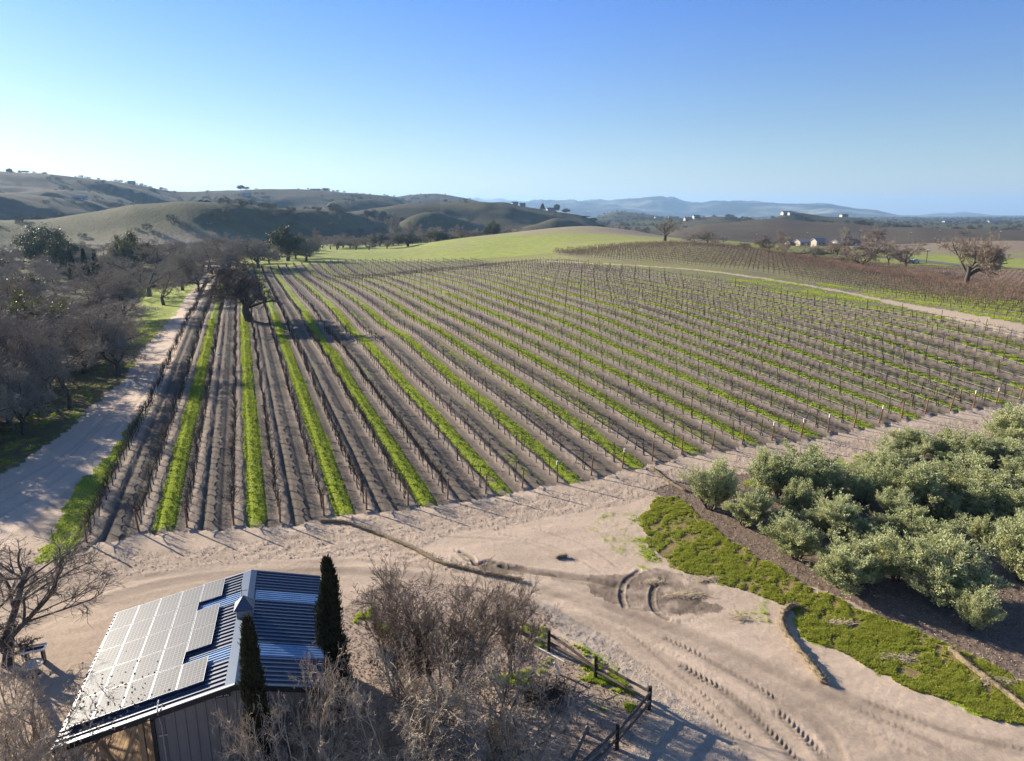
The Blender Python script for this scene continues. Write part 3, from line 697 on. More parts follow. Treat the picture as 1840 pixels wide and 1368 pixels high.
# far tree: crumpled little crown on a short trunk
for i in range(3):
    g = np.random.default_rng(50+i)
    wd, _, tips = grow(50+i, [((0, 0, -.5), (0, 0, 1), 3.0, .3)], [dict(seg=3, wig=.1, tip=.7), dict(n=6, t0=.4, ang=50, lr=1.2, seg=3, wig=.25, rr=.5)], 2)
    q = unit(g.normal(0, 1, (260, 3)))*g.uniform(.35, 1, (260, 1))**.5*np.array([4.2, 4.2, 2.9])+np.array([0, 0, 4.8])
    q = q[fbm(q[:, 0]*.5, q[:, 1]*.5+q[:, 2]*.5, 2, i) > -.3]
    V, F = leaves(g, q, 5, .5, .95, .6)
    proto('far_oak%d' % i, wd, M_OAK, (V, F), M_BRUSH, 8, 8.6)

ITEMS = []
def plant(key, p, h, wm, name, label, cat='tree', group=None, rz=None, parts=('trunk', 'crown'), tilt=0):
    wm_, cm_, H, W = PROTO[key]
    r = empty(name, (float(p[0]), float(p[1]), float(p[2])), random.uniform(0, 6.28) if rz is None else rz)
    if tilt: r.rotation_euler[1] = tilt
    s = wm/W; r.scale = (s, s, h/H)
    obj(parts[0], wm_, r)
    if cm_: obj(parts[1], cm_, r)
    tag(r, label, cat, group); ITEMS.append((r, p)); return r
def tree_px(key, px, top, base, wpx, name, label, group=None, dist=None, **k):
    if dist: q = at_dist(px, top, dist); p = np.array([q[0], q[1], hz(q[0], q[1])])
    else: p = G(px, base)
    r = ray(px, top); d = math.hypot(p[0], p[1]); t = d/math.hypot(r[0], r[1])
    h = CAMH+r[2]*t-p[2]
    return plant(key, p, max(h, .6), wpx*t/FPX, name, label, group=group, **k)
def nth(n):
    ones = ['', 'first', 'second', 'third', 'fourth', 'fifth', 'sixth', 'seventh', 'eighth', 'ninth', 'tenth', 'eleventh', 'twelfth', 'thirteenth', 'fourteenth', 'fifteenth', 'sixteenth', 'seventeenth', 'eighteenth', 'nineteenth']
    tens = ['', '', 'twent', 'thirt', 'fort', 'fift', 'sixt', 'sevent', 'eight', 'ninet']
    if n >= 100: return 'hundred-and-'+nth(n-100) if n > 100 else 'hundredth'
    if n < 20: return ones[n]
    return tens[n//10]+'ieth' if n % 10 == 0 else tens[n//10]+'y-'+ones[n % 10]

# ---- the lone oak among the vines
wd, cr, tips = oakspec(61, 10, 1.05, .24, r=.42, nl=(8, 8, 7, 7, 5), lean=(-.12, 0), rt=.032, ang1=40)
side = grow(62, [((.1, 0, 1.9), (.95, -.1, .5), 3.6, .17)], [dict(seg=6, wig=.12, up=.02, tip=.5), dict(n=7, t0=.55, ang=45, lr=.34, seg=4, wig=.25, rr=.6), dict(n=7, t0=.2, ang=45, lr=.6, seg=3, wig=.3, rr=.6, rmin=.02), dict(n=7, t0=.2, ang=45, lr=.6, seg=3, wig=.3, rr=.7, rmin=.011)], 2)
proto('vineyard_oak', join([wd, side[0]]), M_OAK, join([cr, side[1]]), M_DARKTW, 10, 11)
_dp = at_dist(443, 577, 1); vo = G(446, 577)
tree_px('vineyard_oak', 449, 468, 577, 104, 'oak_tree', 'dark bare oak growing alone among the vine rows, casting a long shadow', rz=.2)
# ---- oaks on the right behind the vineyard crest
for key, px, top, base, wpx, dist, lab in [
  ('vase_oak', 1197, 390, 437, 62, 300, 'bare vase-shaped tree on the skyline where the meadow meets the vineyard crest'),
  ('bare_oak1', 1250, 418, 440, 46, 290, 'low grey bush-like tree just right of the vase-shaped tree'),
  ('bare_oak0', 1272, 414, 440, 44, 300, 'spreading bare tree third along the vineyard crest'),
  ('bare_oak3', 1302, 424, 446, 36, 285, 'dark rounded bare tree low behind the vineyard crest'),
  ('russet_oak', 1340, 436, 450, 22, 290, 'smallest shrubby tree behind the vineyard crest'),
  ('bare_oak2', 1386, 417, 458, 44, 280, 'dense upright bare oak left of the white sheds'),
  ('russet_oak', 1413, 424, 450, 28, 330, 'thin bare tree touching the dense upright oak'),
  ('bare_oak1', 1436, 438, 462, 52, 285, 'wide low bare oak under the white sheds'),
  ('bare_oak0', 1470, 440, 466, 38, 275, 'low leaning bare tree behind the end of the red vines'),
  ('russet_oak', 1509, 433, 467, 46, 300, 'bare oak forked low, standing left of the broad russet oak'),
  ('russet_oak', 1554, 430, 487, 78, 250, 'broad russet oak with a single dark trunk in the lower red field'),
  ('bare_oak0', 1602, 432, 472, 40, 320, 'bare oak with a mistletoe clump beside the highway verge'),
  ('bare_oak2', 1634, 434, 478, 56, 300, 'round bare oak above the parked cars on the verge'),
  ('field_oak', 1746, 427, 521, 78, 190, 'large gnarled bare oak with a leaning trunk at the edge of the red vines'),
  ('bare_oak0', 1524, 408, 427, 22, 560, 'small bare oak alone on the brown slope above the sheds'),
  ('russet_oak', 1574, 409, 434, 34, 480, 'bare oak on the slope behind the broad russet oak'),
  ('bare_oak2', 1733, 412, 427, 22, 760, 'tiny bare oak on the far brown hill crest'),
]:
    tree_px(key, px, top, base, wpx, 'oak_tree', lab, 'bare oaks beyond the vineyard', dist=dist, tilt=(.22 if key == 'field_oak' else 0), rz=(2.9 if key == 'field_oak' else None))
# ---- the wood along the creek on the left
for key, px, top, wpx, dist, lab in [
  ('bare_oak1', 135, 538, 190, 112, 'broad grey bare oak nearest the dirt road, overhanging the grass'),
  ('bare_oak0', 195, 552, 130, 106, 'bare oak at the tip of the wood with limbs reaching over the dirt road'),
  ('bare_oak3', 55, 560, 170, 100, 'dense grey bare oak left of the one overhanging the grass'),
  ('bare_oak2', -15, 585, 150, 92, 'grey bare oak cut by the left edge of the photo, lowest of the wood'),
  ('bare_oak1', 105, 605, 110, 92, 'low twiggy oak in front of the broad grey oaks by the creek bank'),
  ('bare_oak0', 20, 640, 110, 84, 'low shaded oak at the bottom left end of the wood by the ditch'),
  ('bare_oak3', -70, 660, 130, 76, 'bare oak leaning over the ditch at the left frame edge'),
  ('evergreen_oak1', 25, 528, 110, 128, 'yellow green leafy oak at the left edge behind the grey oaks'),
  ('evergreen_oak1', 78, 540, 60, 125, 'smaller yellow green leafy oak beside the left one'),
  ('bare_oak0', 35, 487, 110, 160, 'pale domed bare oak at the left edge above the leafy oaks'),
  ('evergreen_oak0', 75, 408, 95, 330, 'tall dark evergreen oak at the back left of the wood'),
  ('evergreen_oak0', 100, 426, 46, 300, 'slim dark evergreen next to the three small conifers'),
  ('evergreen_oak1', 213, 424, 44, 290, 'yellow tinged evergreen oak in the middle of the wood'),
  ('evergreen_oak0', 240, 418, 56, 300, 'flat dark evergreen oak right of the yellow tinged one'),
  ('evergreen_oak0', 513, 409, 66, 320, 'big dark evergreen oak at the corner of the green meadow'),
  ('bare_oak2', 553, 412, 44, 345, 'pale bare tree right behind the dark meadow-corner oak'),
  ('bare_oak0', 548, 432, 62, 315, 'grey thicket-like oak at the foot of the dark meadow-corner oak'),
  ('bare_oak1', 405, 416, 84, 290, 'wide pale bare oak at the far end of the dirt road'),
  ('bare_oak0', 460, 428, 76, 285, 'low spreading bare oak between the road end and the dark evergreen'),
  ('bare_oak3', 375, 430, 60, 275, 'bare oak just left of the far end of the vine rows'),
  ('bare_oak1', 255, 428, 120, 215, 'large dark bare oak standing tall in the middle of the wood'),
  ('bare_oak0', 320, 445, 80, 225, 'dark bare oak where the wood narrows toward the road end'),
  ('bare_oak2', 350, 465, 56, 215, 'lowest dark oak beside the shaded end of the dirt road'),
  ('bare_oak3', 170, 470, 130, 175, 'wide grey oak above the grassy clearing by the road'),
  ('bare_oak1', 285, 470, 90, 190, 'dark oak standing over the white boulders by the grass'),
  ('bare_oak0', 215, 485, 90, 165, 'grey oak with pale trunk at the edge of the clearing'),
]:
    tree_px(key, px, top, 0, wpx, 'evergreen_oak' if 'ever' in key else 'oak_tree', lab, 'trees of the creekside wood', dist=dist)
for i, (px, top, h_, lab) in enumerate([(125, 450, 20, 'left'), (148, 448, 19, 'middle'), (168, 450, 18, 'right')]):
    tree_px('conifer', px, top, 0, 16, 'conifer_tree', '%s of the three small conifers in the pale clearing' % lab, 'conifers in the clearing', dist=245)
for i, (x, y) in enumerate([(-60,76),(-67,68),(-62,60),(-72,60),(-78,72),(-70,80),(-66,88),(-82,84),(-58,68),(-76,50),(-66,50),(-86,62),(-56,61),(-60,54),(-63,47),(-66,41)]):
    plant('bare_oak%d' % (i % 4), (x, y, hz(x, y)), 12+(i*7 % 5)*.5, 13+(i % 3), 'oak_tree', 'tall grey bare oak, %s of the clump by the ditch beyond the left frame edge' % nth(i+1), group='trees of the creekside wood')
WOOD = np.concatenate([GL([(-900,1100),(-420,985),(-200,880),(0,768),(100,702),(185,652),(222,612),(196,585),(180,562),(200,528),(270,516),(330,507),(385,496)]), np.array([at_dist(*q)[:2] for q in [(400,470,268),(480,470,300),(560,470,345),(540,440,400),(300,440,400),(0,440,400),(-420,440,400),(-900,440,300),(-1500,600,120)]])])
g = np.random.default_rng(77); pts = []
for _ in range(9000):
    th = g.uniform(radians(-68), radians(-15)); rr0 = math.sqrt(g.uniform(60**2, 400**2)); x, y = rr0*sin(th), rr0*cos(th)
    if not inpoly(np.array([x]), np.array([y]), WOOD)[0]: continue
    pxx = 920+FPX*x/(y*cos(PITCH)+CAMH*sin(PITCH))
    if 100 < pxx < 200 and 215 < rr0 < 300: continue
    if pxx < -130 and rr0 > 130: continue
    if all((x-a)**2+(y-b)**2 > (7.8+rr0*.010)**2 for a, b in pts) and all((x-q[0])**2+(y-q[1])**2 > 20 for _, q in ITEMS): pts.append((x, y))
pts.sort(key=lambda q: math.atan2(q[0], q[1]))
bands = {}
for x, y in pts:
    d = math.hypot(x, y); b_ = 0 if d < 150 else 1 if d < 230 else 2 if d < 310 else 3
    bands.setdefault(b_, []).append((x, y))
for b_, L_ in bands.items():
    for i, (x, y) in enumerate(L_):
        d = math.hypot(x, y); ev = (i*7+b_) % 13 == 0
        key = 'evergreen_oak0' if ev else 'bare_oak%d' % g.integers(0, 4)
        hh = g.uniform(5.8, 8.2) if b_ else g.uniform(6.2, 8.5)
        lab = ('dark leafy oak, ' if ev else 'grey bare oak, ')+nth(i+1)+' from the left in the '+['nearest', 'second', 'third', 'farthest'][b_]+' depth of the creekside wood'
        plant(key, (x, y, hz(x, y)), hh, hh*g.uniform(1.45, 1.85), 'evergreen_oak' if ev else 'oak_tree', lab, group='trees of the creekside wood')
print('wood trees', len(pts))
edge = smooth_line(GL([(-420,985),(-200,880),(0,768),(100,702),(185,652),(222,612),(196,585),(200,528),(270,516),(330,507)]), 6)
WOODEDGE = edge
# ---- tree line behind the meadow, trees on the hills
for i, (key, px, top, wpx, dist, lab) in enumerate([
  ('bare_oak0', 605, 427, 42, 420, 'grey bare oak first in the tree line behind the meadow'), ('bare_oak1', 638, 427, 36, 430, 'grey bare oak second in the meadow tree line'),
  ('bare_oak2', 662, 432, 30, 430, 'small grey oak third in the meadow tree line'), ('bare_oak0', 695, 430, 34, 440, 'low pale oak in the dip of the meadow tree line'),
  ('evergreen_oak0', 732, 421, 50, 440, 'round dark oak rising above the middle of the meadow tree line'), ('bare_oak3', 768, 424, 30, 450, 'small grey oak between the two round dark oaks'),
  ('evergreen_oak0', 785, 416, 48, 450, 'second round dark oak at the meadow edge'), ('bare_oak1', 790, 407, 40, 500, 'grey oak rising behind the second round dark oak'),
  ('bare_oak2', 828, 405, 38, 520, 'grey oak beside the white farmhouse'), ('bare_oak0', 855, 412, 34, 520, 'low grey oak right of the white farmhouse'),
  ('evergreen_oak0', 882, 398, 30, 560, 'tall dark tree pair behind the meadow hill'), ('bare_oak3', 905, 404, 34, 560, 'grey oak right of the tall dark pair'),
  ('bare_oak1', 935, 404, 34, 580, 'grey oak behind the crest of the meadow hill'), ('bare_oak2', 745, 398, 34, 560, 'shaded oak in the gully below the dark hill'),
  ('bare_oak0', 712, 388, 30, 600, 'shaded oak on the gully side of the dark hill'), ('bare_oak1', 772, 408, 34, 520, 'shaded oak at the mouth of the gully'),
  ('far_oak0', 660, 378, 14, 900, 'first oak in the row walking down the hill crest'), ('far_oak1', 672, 377, 16, 900, 'second oak in the row walking down the hill crest'),
  ('far_oak2', 687, 380, 18, 880, 'third oak in the row walking down the hill crest'), ('far_oak0', 702, 385, 22, 860, 'fourth oak in the row walking down the hill crest'),
  ('far_oak1', 717, 390, 24, 840, 'fifth and lowest oak in the row down the hill crest'), ('far_oak2', 600, 365, 18, 1000, 'dark oak behind the crest of the rounded hill'),
  ('conifer', 975, 366, 8, 1170, 'slim conifer on the ridge with the hilltop buildings'), ('far_oak0', 1001, 367, 10, 1200, 'round tree on the ridge right of the slim conifer'),
  ('far_oak1', 1017, 375, 14, 1220, 'isolated round tree lower on the ridge'), ('far_oak2', 1050, 388, 20, 1200, 'dark oak at the foot of the ridge'),
  ('far_oak0', 1066, 392, 16, 1200, 'darkest oak at the right foot of the ridge'), ('far_oak1', 1078, 402, 14, 1000, 'small oak below the right foot of the ridge'),
  ('far_oak0', 65, 388, 20, 720, 'bush-like oak on the saddle left of the rounded hill'), ('far_oak1', 105, 383, 22, 760, 'darker oak on the saddle left of the rounded hill'),
  ('far_oak2', 432, 333, 12, 1680, 'tallest tree of the clump on the skyline ridge'), ('far_oak0', 442, 336, 10, 1680, 'tree beside the tallest on the skyline ridge'),
  ('far_oak1', 585, 338, 14, 1780, 'rounded tree on the skyline right of the ridge houses'), ('far_oak2', 16, 303, 9, 1500, 'leftmost lone tree on the skyline'), ('far_oak0', 46, 307, 10, 1500, 'second lone tree on the left skyline'),
  ('far_oak0', 78, 313, 8, 1500, 'third lone tree on the left skyline')]):
    tree_px(key, px, top, 0, wpx, 'conifer_tree' if key == 'conifer' else ('evergreen_oak' if 'ever' in key else 'oak_tree'), lab, 'trees on the far slopes', dist=dist)
g = np.random.default_rng(123)
for i in range(34):
    px = 556+i*12.5+g.uniform(-4, 4); d = 425+i*4.5+g.uniform(0, 40); q = at_dist(px, 440, d); hh = g.uniform(6, 9.5)
    plant('bare_oak%d' % g.integers(0, 4) if i % 5 else 'evergreen_oak0', (q[0], q[1], hz(q[0], q[1])-.3), hh, hh*1.5, 'oak_tree' if i % 5 else 'evergreen_oak',
          ('grey bare oak' if i % 5 else 'dark leafy oak')+', %s from the left in the back line of trees behind the meadow' % nth(i+1), group='trees on the far slopes')
# many more far trees, one mass
g = np.random.default_rng(99); VV = []; FF = []; n_ = 0; cand = 0
base = PROTO['far_oak0'][1]; nb = len(base.vertices); bv = np.zeros(nb*3); base.vertices.foreach_get('co', bv); bv = bv.reshape(-1, 3)
bf = np.arange(nb).reshape(-1, 4)[::3]; sel = np.unique(bf); bv2 = bv[sel]; bf2 = np.searchsorted(sel, bf)
N_ = 18000
th = g.uniform(radians(-42), radians(42), N_); dd = np.exp(g.uniform(math.log(560), math.log(6500), N_))
X = dd*np.sin(th); Y = dd*np.cos(th)
den = fbm(X/160, Y/160, 4, 101)*1.4+fbm(X/45, Y/45, 4, 102)*.9-.05+.30*sstep(1100, 2200, dd)+.25*(dd < 700)*(th < 0)
den -= 1.5*((th > radians(11)) & (dd < 950))
k = den+g.uniform(-.25, .25, N_) > .05
X, Y, dd = X[k], Y[k], dd[k]; Z = height(X, Y)
k = np.ones(len(X), bool); X, Y, Z, dd = X[k][:5200], Y[k][:5200], Z[k][:5200], dd[k][:5200]
for x, y, z, d in zip(X, Y, Z, dd):
    s = g.uniform(.45, 1.05)*(1+.25*(d > 3000)); a = g.uniform(0, 6.28)
    c0, s0 = cos(a)*s, sin(a)*s
    VV.append(np.stack([bv2[:, 0]*c0-bv2[:, 1]*s0+x, bv2[:, 0]*s0+bv2[:, 1]*c0+y, bv2[:, 2]*s*g.uniform(.7, 1)+z-1.2], 1)); FF.append(bf2+n_); n_ += len(bv2)
tag(obj('distant_woodland', npmesh('distant_woodland', np.concatenate(VV), np.concatenate(FF), M_BRUSH)), 'scattered dark oaks and brush covering the distant hills and plain', 'woodland', kind='stuff')
print('far trees', len(X))

# ------------------------------------------------------------------ olive grove
for i in range(5):
    g = np.random.default_rng(200+i)
    st = []
    for k in range(11):
        a = g.uniform(0, 2*pi); tl = g.uniform(.05, .48)
        st.append(((.12*cos(a), .12*sin(a), -.05), (tl*cos(a), tl*sin(a), 1), g.uniform(1.5, 2.2), .035))
    wd, cr, tips = grow(200+i, st, [dict(seg=4, wig=.12, up=.06, tip=.4), dict(n=9, t0=.08, ang=38, lr=.42, seg=3, wig=.15, up=.2, rr=.6, tf=.2), dict(n=7, t0=.15, ang=30, lr=.7, seg=3, wig=.1, up=.4, rr=.6, tf=.2, rmin=.006)], 2)
    C_ = np.concatenate([tips[:, j] for j in (0, 1, 2, 3)]); B_ = np.concatenate([unit(tips[:, -1]-tips[:, 0])]*4)
    V, F = leaves(g, C_, 9, .035, .10, .028, .35, base_dir=B_)
    proto('olive%d' % i, (np.concatenate([wd[0], cr[0]]), np.concatenate([wd[1], cr[1]+len(wd[0])])), M_OAK, (V, F), M_OLIVE)
OL = [(1276,832,914,84,'isolated round olive tree, leftmost of the grove'), (1338,877,944,74,'olive tree at the left front corner of the grove, second along the path edge'),
 (1391,820,897,92,'olive tree with a tall left shoulder in the back row, nearest the churned track'), (1478,818,890,98,'olive tree second in the back row beside the churned track'),
 (1424,868,926,66,'dark olive tree boxed in behind the front corner trees'), (1403,921,967,44,'smallest sprouting olive tree at the grove front'),
 (1480,891,959,86,'ragged olive tree in the second row from the grass strip'), (1430,934,1004,88,'bushy olive tree overhanging the mulch edge, third along the front'),
 (1508,970,1054,86,'spiky olive tree at the front of the grove beside the long grass strip'), (1538,937,984,66,'olive tree just behind the spiky front one'),
 (1548,847,906,66,'narrow olive tree in the middle of the second row from the back'), (1572,823,872,76,'olive tree half hidden in the back rows under the small tilled patch'),
 (1612,966,1042,98,'wide pale olive tree second from the corner of the front row'), (1640,924,988,92,'tall pale olive tree in the middle of the front half'),
 (1608,878,938,64,'upright olive tree alone beside the shaded lane'), (1634,833,912,96,'broad olive tree in the middle of the grove'),
 (1700,986,1088,134,'largest front olive tree with grey bare twigs on its shaded side'), (1742,1062,1132,64,'low drooping olive tree at the front tip of the grove'),
 (1736,830,897,108,'broad olive tree near the right of the third row from the back'), (1698,892,938,48,'small round olive tree standing alone in the shaded lane'),
 (1630,775,826,68,'olive tree rising in the back left of the upper rows'), (1706,781,838,92,'dark flanked olive tree in the upper rows by the churned track'),
 (1790,788,842,82,'olive tree below the uppermost one near the right edge'), (1800,871,942,88,'pale olive tree above the shaded lane near the right edge'),
 (1826,833,884,70,'olive tree cut by the right edge, halfway up the grove'), (1838,932,1044,100,'large sunlit olive tree cut by the right edge below the lane'),
 (1812,735,802,86,'uppermost olive tree of the grove by the right edge'), (1583,927,967,42,'slender olive tree squeezed in the second front row'),
 (1603,806,848,58,'olive tree at the left end of the upper rows'), (1668,845,900,60,'olive tree tucked between the two broad middle ones'),
 (1560,1000,1050,46,'low olive bush filling the gap between the spiky and the wide pale one'), (1765,930,985,50,'olive tree in deep shade right of the lane')]
for i, (px, top, base_, wpx, lab) in enumerate(OL):
    tree_px('olive%d' % (i % 5), px, top-3, base_, wpx*.98, 'olive_tree', lab, 'olive trees of the grove')

# ------------------------------------------------------------------ cypresses, foreground trees and shrubs
def cypress(seed, H, R_, n):
    g = np.random.default_rng(seed)
    wd, _, _ = grow(seed, [((0, 0, -.2), (0, 0, 1), H*.9, R_*.16)], [dict(seg=6, wig=.01, tip=.1)], 1)
    t = g.uniform(0, 1, n)**.9; z = .25+t*(H-.3)
    prof = np.minimum(1, (t+.08)*4.5)*np.power(np.clip(1-t, 0, 1), .55)*1.12; a = g.uniform(0, 2*pi, n)
    lump = 1+.5*fbm(a*1.6+seed, z*1.6, 3, seed)
    rr = R_*prof*lump*g.uniform(.45, 1.12, n)*(1+.3*(g.random(n) < .06))
    C_ = np.stack([rr*np.cos(a)+.07*np.sin(z*1.7+seed), rr*np.sin(a), z], 1)
    bd = np.stack([np.cos(a)*.35, np.sin(a)*.35, 1+0*a], 1)
    return wd, leaves(g, C_, 4, .05, .2, .045, .4, base_dir=bd)
for key, sd in (('cypress0', 71), ('cypress1', 75)):
    wd, cr = cypress(sd, 8, .62, 9000); proto(key, wd, M_OAK, cr, M_CYP, 8, 1.24)
tree_px('cypress0', 607, 1003, 1322, 50, 'cypress_tree', 'tall dark cypress beside the right eave of the metal roofed shed')
_p = np.array([-8.35, 19.55]); _h = hz(*_p); r_ = ray(452, 1113); t_ = math.hypot(*_p)/math.hypot(r_[0], r_[1])
plant('cypress1', (_p[0], _p[1], _h), CAMH+r_[2]*t_-_h, .86, 'cypress_tree', 'dark forked cypress in front of the shed gable below the cupola')
def shrubspec(seed, nst, H, spread, wig, nl, up=.06, r=.035, rt=.006):
    g = np.random.default_rng(seed); st = []
    for k in range(nst):
        a = g.uniform(0, 2*pi); tl = spread*g.uniform(.1, 1)
        st.append(((.25*cos(a), .25*sin(a), -.1), (tl*cos(a), tl*sin(a), 1), H*g.uniform(.5, .75), r*g.uniform(.7, 1.3)))
    return grow(seed, st, [dict(seg=7, wig=wig*.35, up=.03, tip=.4), dict(n=nl[0], t0=.2, ang=30, lr=.5, seg=5, wig=wig*.7, up=up, rr=.6, tf=.3), dict(n=nl[1], t0=.15, ang=32, lr=.5, seg=4, wig=wig, up=up, rr=.6, rmin=rt*1.4),
        dict(n=nl[2], t0=.15, ang=34, lr=.5, seg=3, wig=wig, up=up*.5, rr=.7, rmin=rt), dict(n=nl[3], t0=.2, ang=34, lr=.5, seg=2, wig=wig, up=0, rr=.8, rmin=rt*.8)], 2)
for key, sd, a, m1, m2 in [('shrub_a', 301, (14, 6, .8, .15, (8, 7, 6, 4)), M_DARKTW, M_DARKTW), ('shrub_b', 302, (10, 4.5, .8, .16, (9, 8, 6, 4)), M_DARKTW, M_DARKTW),
   ('shrub_c', 303, (12, 4.5, 1.1, .34, (8, 6, 5, 2), .03), M_PALE, M_PALE), ('shrub_d', 304, (12, 4.5, 1.0, .38, (8, 6, 5, 2), .02), M_PALE, M_PALE),
   ('shrub_e', 305, (11, 4.5, 1.2, .24, (8, 7, 6, 3), 0.0), M_DARKTW, M_PALE)]:
    wd, cr, tips = shrubspec(sd, *a); proto(key, wd, m1, cr, m2)
def fg(key, px, top, base_, wpx, label, name='bare_shrub', group='bare shrubs round the shed', parts=('stems', 'twigs'), **k):
    return tree_px(key, px, top, base_, wpx, name, label, group, parts=parts, **k)
fg('shrub_a', 800, 1006, 1262, 270, 'tallest bare shrub, a dark upright fan beside the curving dirt track')
fg('shrub_b', 922, 1074, 1215, 96, 'dark fan-shaped shrub leaning over the start of the rail fence')
fg('shrub_b', 715, 1062, 1255, 130, 'dark bare shrub fanning left toward the tall cypress')
fg('shrub_e', 845, 1175, 1400, 290, 'brown twiggy shrub at the bottom centre with orange stems')
fg('shrub_c', 720, 1205, 1440, 260, 'pale curly twigged shrub right of the shed wall')
fg('shrub_c', 545, 1215, 1500, 190, 'pale curly shrub hiding the right half of the shed gable')
fg('shrub_d', 455, 1262, 1500, 150, 'pale curly shrub under the forked cypress at the bottom edge')
fg('shrub_d', 610, 1262, 1470, 130, 'pale shrub rising in front of the tall cypress foot')
fg('shrub_e', 60, 1180, 1480, 300, 'dense arching bare shrub filling the bottom left corner')
fg('shrub_e', 150, 1262, 1520, 190, 'arching bare shrub whose twigs cross the lower corner of the roof')
fg('shrub_e', 930, 1255, 1440, 190, 'low twiggy shrub beside the brush pile inside the fence')
for i, k_ in enumerate(range(1, len(WOODEDGE)-1, 2)):
    x, y = WOODEDGE[k_]+np.array([-1.5+random.uniform(-1.5, .8), random.uniform(-1, 1.5)]); h_ = random.uniform(2.2, 4.0)
    plant('shrub_%s' % 'ec'[i % 2], (x, y, hz(x, y)), h_, h_*random.uniform(1.9, 2.6), 'bare_shrub', 'low twiggy bush, %s along the near edge of the creekside wood' % nth(i+1), 'shrub', 'bushes along the creekside wood', parts=('stems', 'twigs'))
wd, cr, tips = grow(321, [((0, 0, -.2), (-.1, 0, 1), 1.1, .12), ((0, 0, .8), (-.45, .2, 1), 2.2, .08), ((0, 0, .8), (.45, -.1, 1), 2.4, .085), ((0, 0, .7), (.1, .4, 1), 2.0, .07)],
   [dict(seg=5, wig=.08, up=.02, tip=.6), dict(n=8, t0=.35, ang=42, lr=.85, seg=6, wig=.16, up=.03, rr=.55), dict(n=7, t0=.2, ang=38, lr=.55, seg=4, wig=.2, rr=.6, rmin=.012), dict(n=6, t0=.2, ang=38, lr=.55, seg=3, wig=.22, rr=.7, rmin=.007), dict(n=3, t0=.2, ang=36, lr=.6, seg=2, wig=.22, rr=.8, rmin=.005)], 2)
proto('yard_tree', wd, M_OAK, cr, M_DARKTW)
fg('yard_tree', 12, 968, 1196, 330, 'bare forked tree at the left edge spreading over the pale yard', 'bare_tree', None, ('trunk', 'crown'))
# dead leaves still hanging on the lower left shrub
q = at_dist(190, 1262, 18.0)
g = np.random.default_rng(5); C_ = np.array([q[0], q[1], q[2]])+g.normal(0, 1, (230, 3))*np.array([.75, .6, .3])
M_DEAD = leaf_mat('dead_leaves', (.10, .075, .055), (.20, .155, .12), .8, .1)
V, F = leaves(g, C_, 1, .02, .08, .055, -.3)
for r_, p_ in ITEMS:
    if r_.get('label', '').startswith('arching bare shrub whose'):
        o = obj('dead_leaves', npmesh('dead_leaves', (V-np.array([p_[0], p_[1], p_[2]])), F, M_DEAD), r_)
        o.scale = (1/r_.scale[0], 1/r_.scale[1], 1/r_.scale[2]); o.rotation_euler[2] = -r_.rotation_euler[2]
# ------------------------------------------------------------------ vines
M_VINE = bark('vine_wood', (.045, .034, .029), .3); M_CANE = bark('vine_canes', (.10, .065, .052), .3); M_RED = bark('red_canes', (.225, .145, .105), .35)
M_CANEG = bark('grey_canes', (.062, .05, .044), .3)
M_POST = bark('weathered_post', (.03, .024, .021), .3); M_ENDP = bark('brown_end_post', (.20, .105, .065), .3); M_WIRE = simple('galvanised_wire', (.22, .21, .2), .5, .6)
M_HOSE = simple('grey_drip_hose', (.42, .38, .36), .6); M_WHITE = simple('white_plastic', (.78, .78, .76), .5, 0, 3, .08)
YR = -AZR
def vine(seed, style, lod):
    """cane positions in local axes, y along the row"""
    g = np.random.default_rng(seed); parts = []; k = 4 if lod == 0 else 3
    ht = {'tall': .85, 'mid': .85, 'thin': .85, 'red': .8}[style]
    P, Q = chains(g, np.array([[0, 0, -.1]]), np.array([[g.normal(0, .05), g.normal(0, .08), 1.]]), np.array([ht+.1]), np.array([.042]), 4 if lod == 0 else 2, .07, 0, .75)
    parts.append(chain_mesh(P, Q, 5 if lod == 0 else 3)); top = P[0, -1]
    arms = []
    for s in (-1, 1):
        A, B = chains(g, top[None], np.array([[0, s, .12]]), np.array([.74]), np.array([.04]), 3 if lod == 0 else 1, .06, 0, .6)
        parts.append(chain_mesh(A, B, k)); arms.append(A[0])
    trunkm = join(parts)
    n = {'tall': 34, 'mid': 18, 'thin': 7, 'red': 16}[style]
    if lod: n = max(4, int(n*.75))
    S = []
    for s in range(n):
        A = arms[s % 2]; t = g.uniform(0, 1); i = min(int(t*(len(A)-1)), len(A)-2); f = t*(len(A)-1)-i; S.append(A[i]*(1-f)+A[i+1]*f)
    S = np.array(S); L = {'tall': (.55, 1.0), 'mid': (.15, .55), 'thin': (.1, .35), 'red': (.45, 1.0)}[style]
    sp = {'tall': .3, 'mid': .5, 'thin': .5, 'red': .65}[style]
    P, Q = chains(g, S, np.c_[g.normal(0, sp, n), g.normal(0, sp, n), np.ones(n)], g.uniform(*L, n), np.full(n, .011 if lod == 0 else .017), 3 if lod == 0 else 2, .22, .05, .5)
    cm = [chain_mesh(P, Q, 3)]
    if lod == 0:
        S2, D2, L2, R2 = spawn(g, P, Q, 2, .3, 1, 40, 15, .4, g.uniform(*L, n)); P2, Q2 = chains(g, S2, D2, L2, np.full(len(L2), .008), 2, .25, 0); cm.append(chain_mesh(P2, Q2, 3))
    return trunkm, join(cm)
CM = {'tall': M_CANEG, 'mid': M_CANE, 'thin': M_VINE, 'red': M_RED}
VP = {st: [vine(400+i+10*j, st, 0) for i in range(6)] for j, st in enumerate(CM)}
VL = {st: [vine(500+i+10*j, st, 1) for i in range(8)] for j, st in enumerate(CM)}
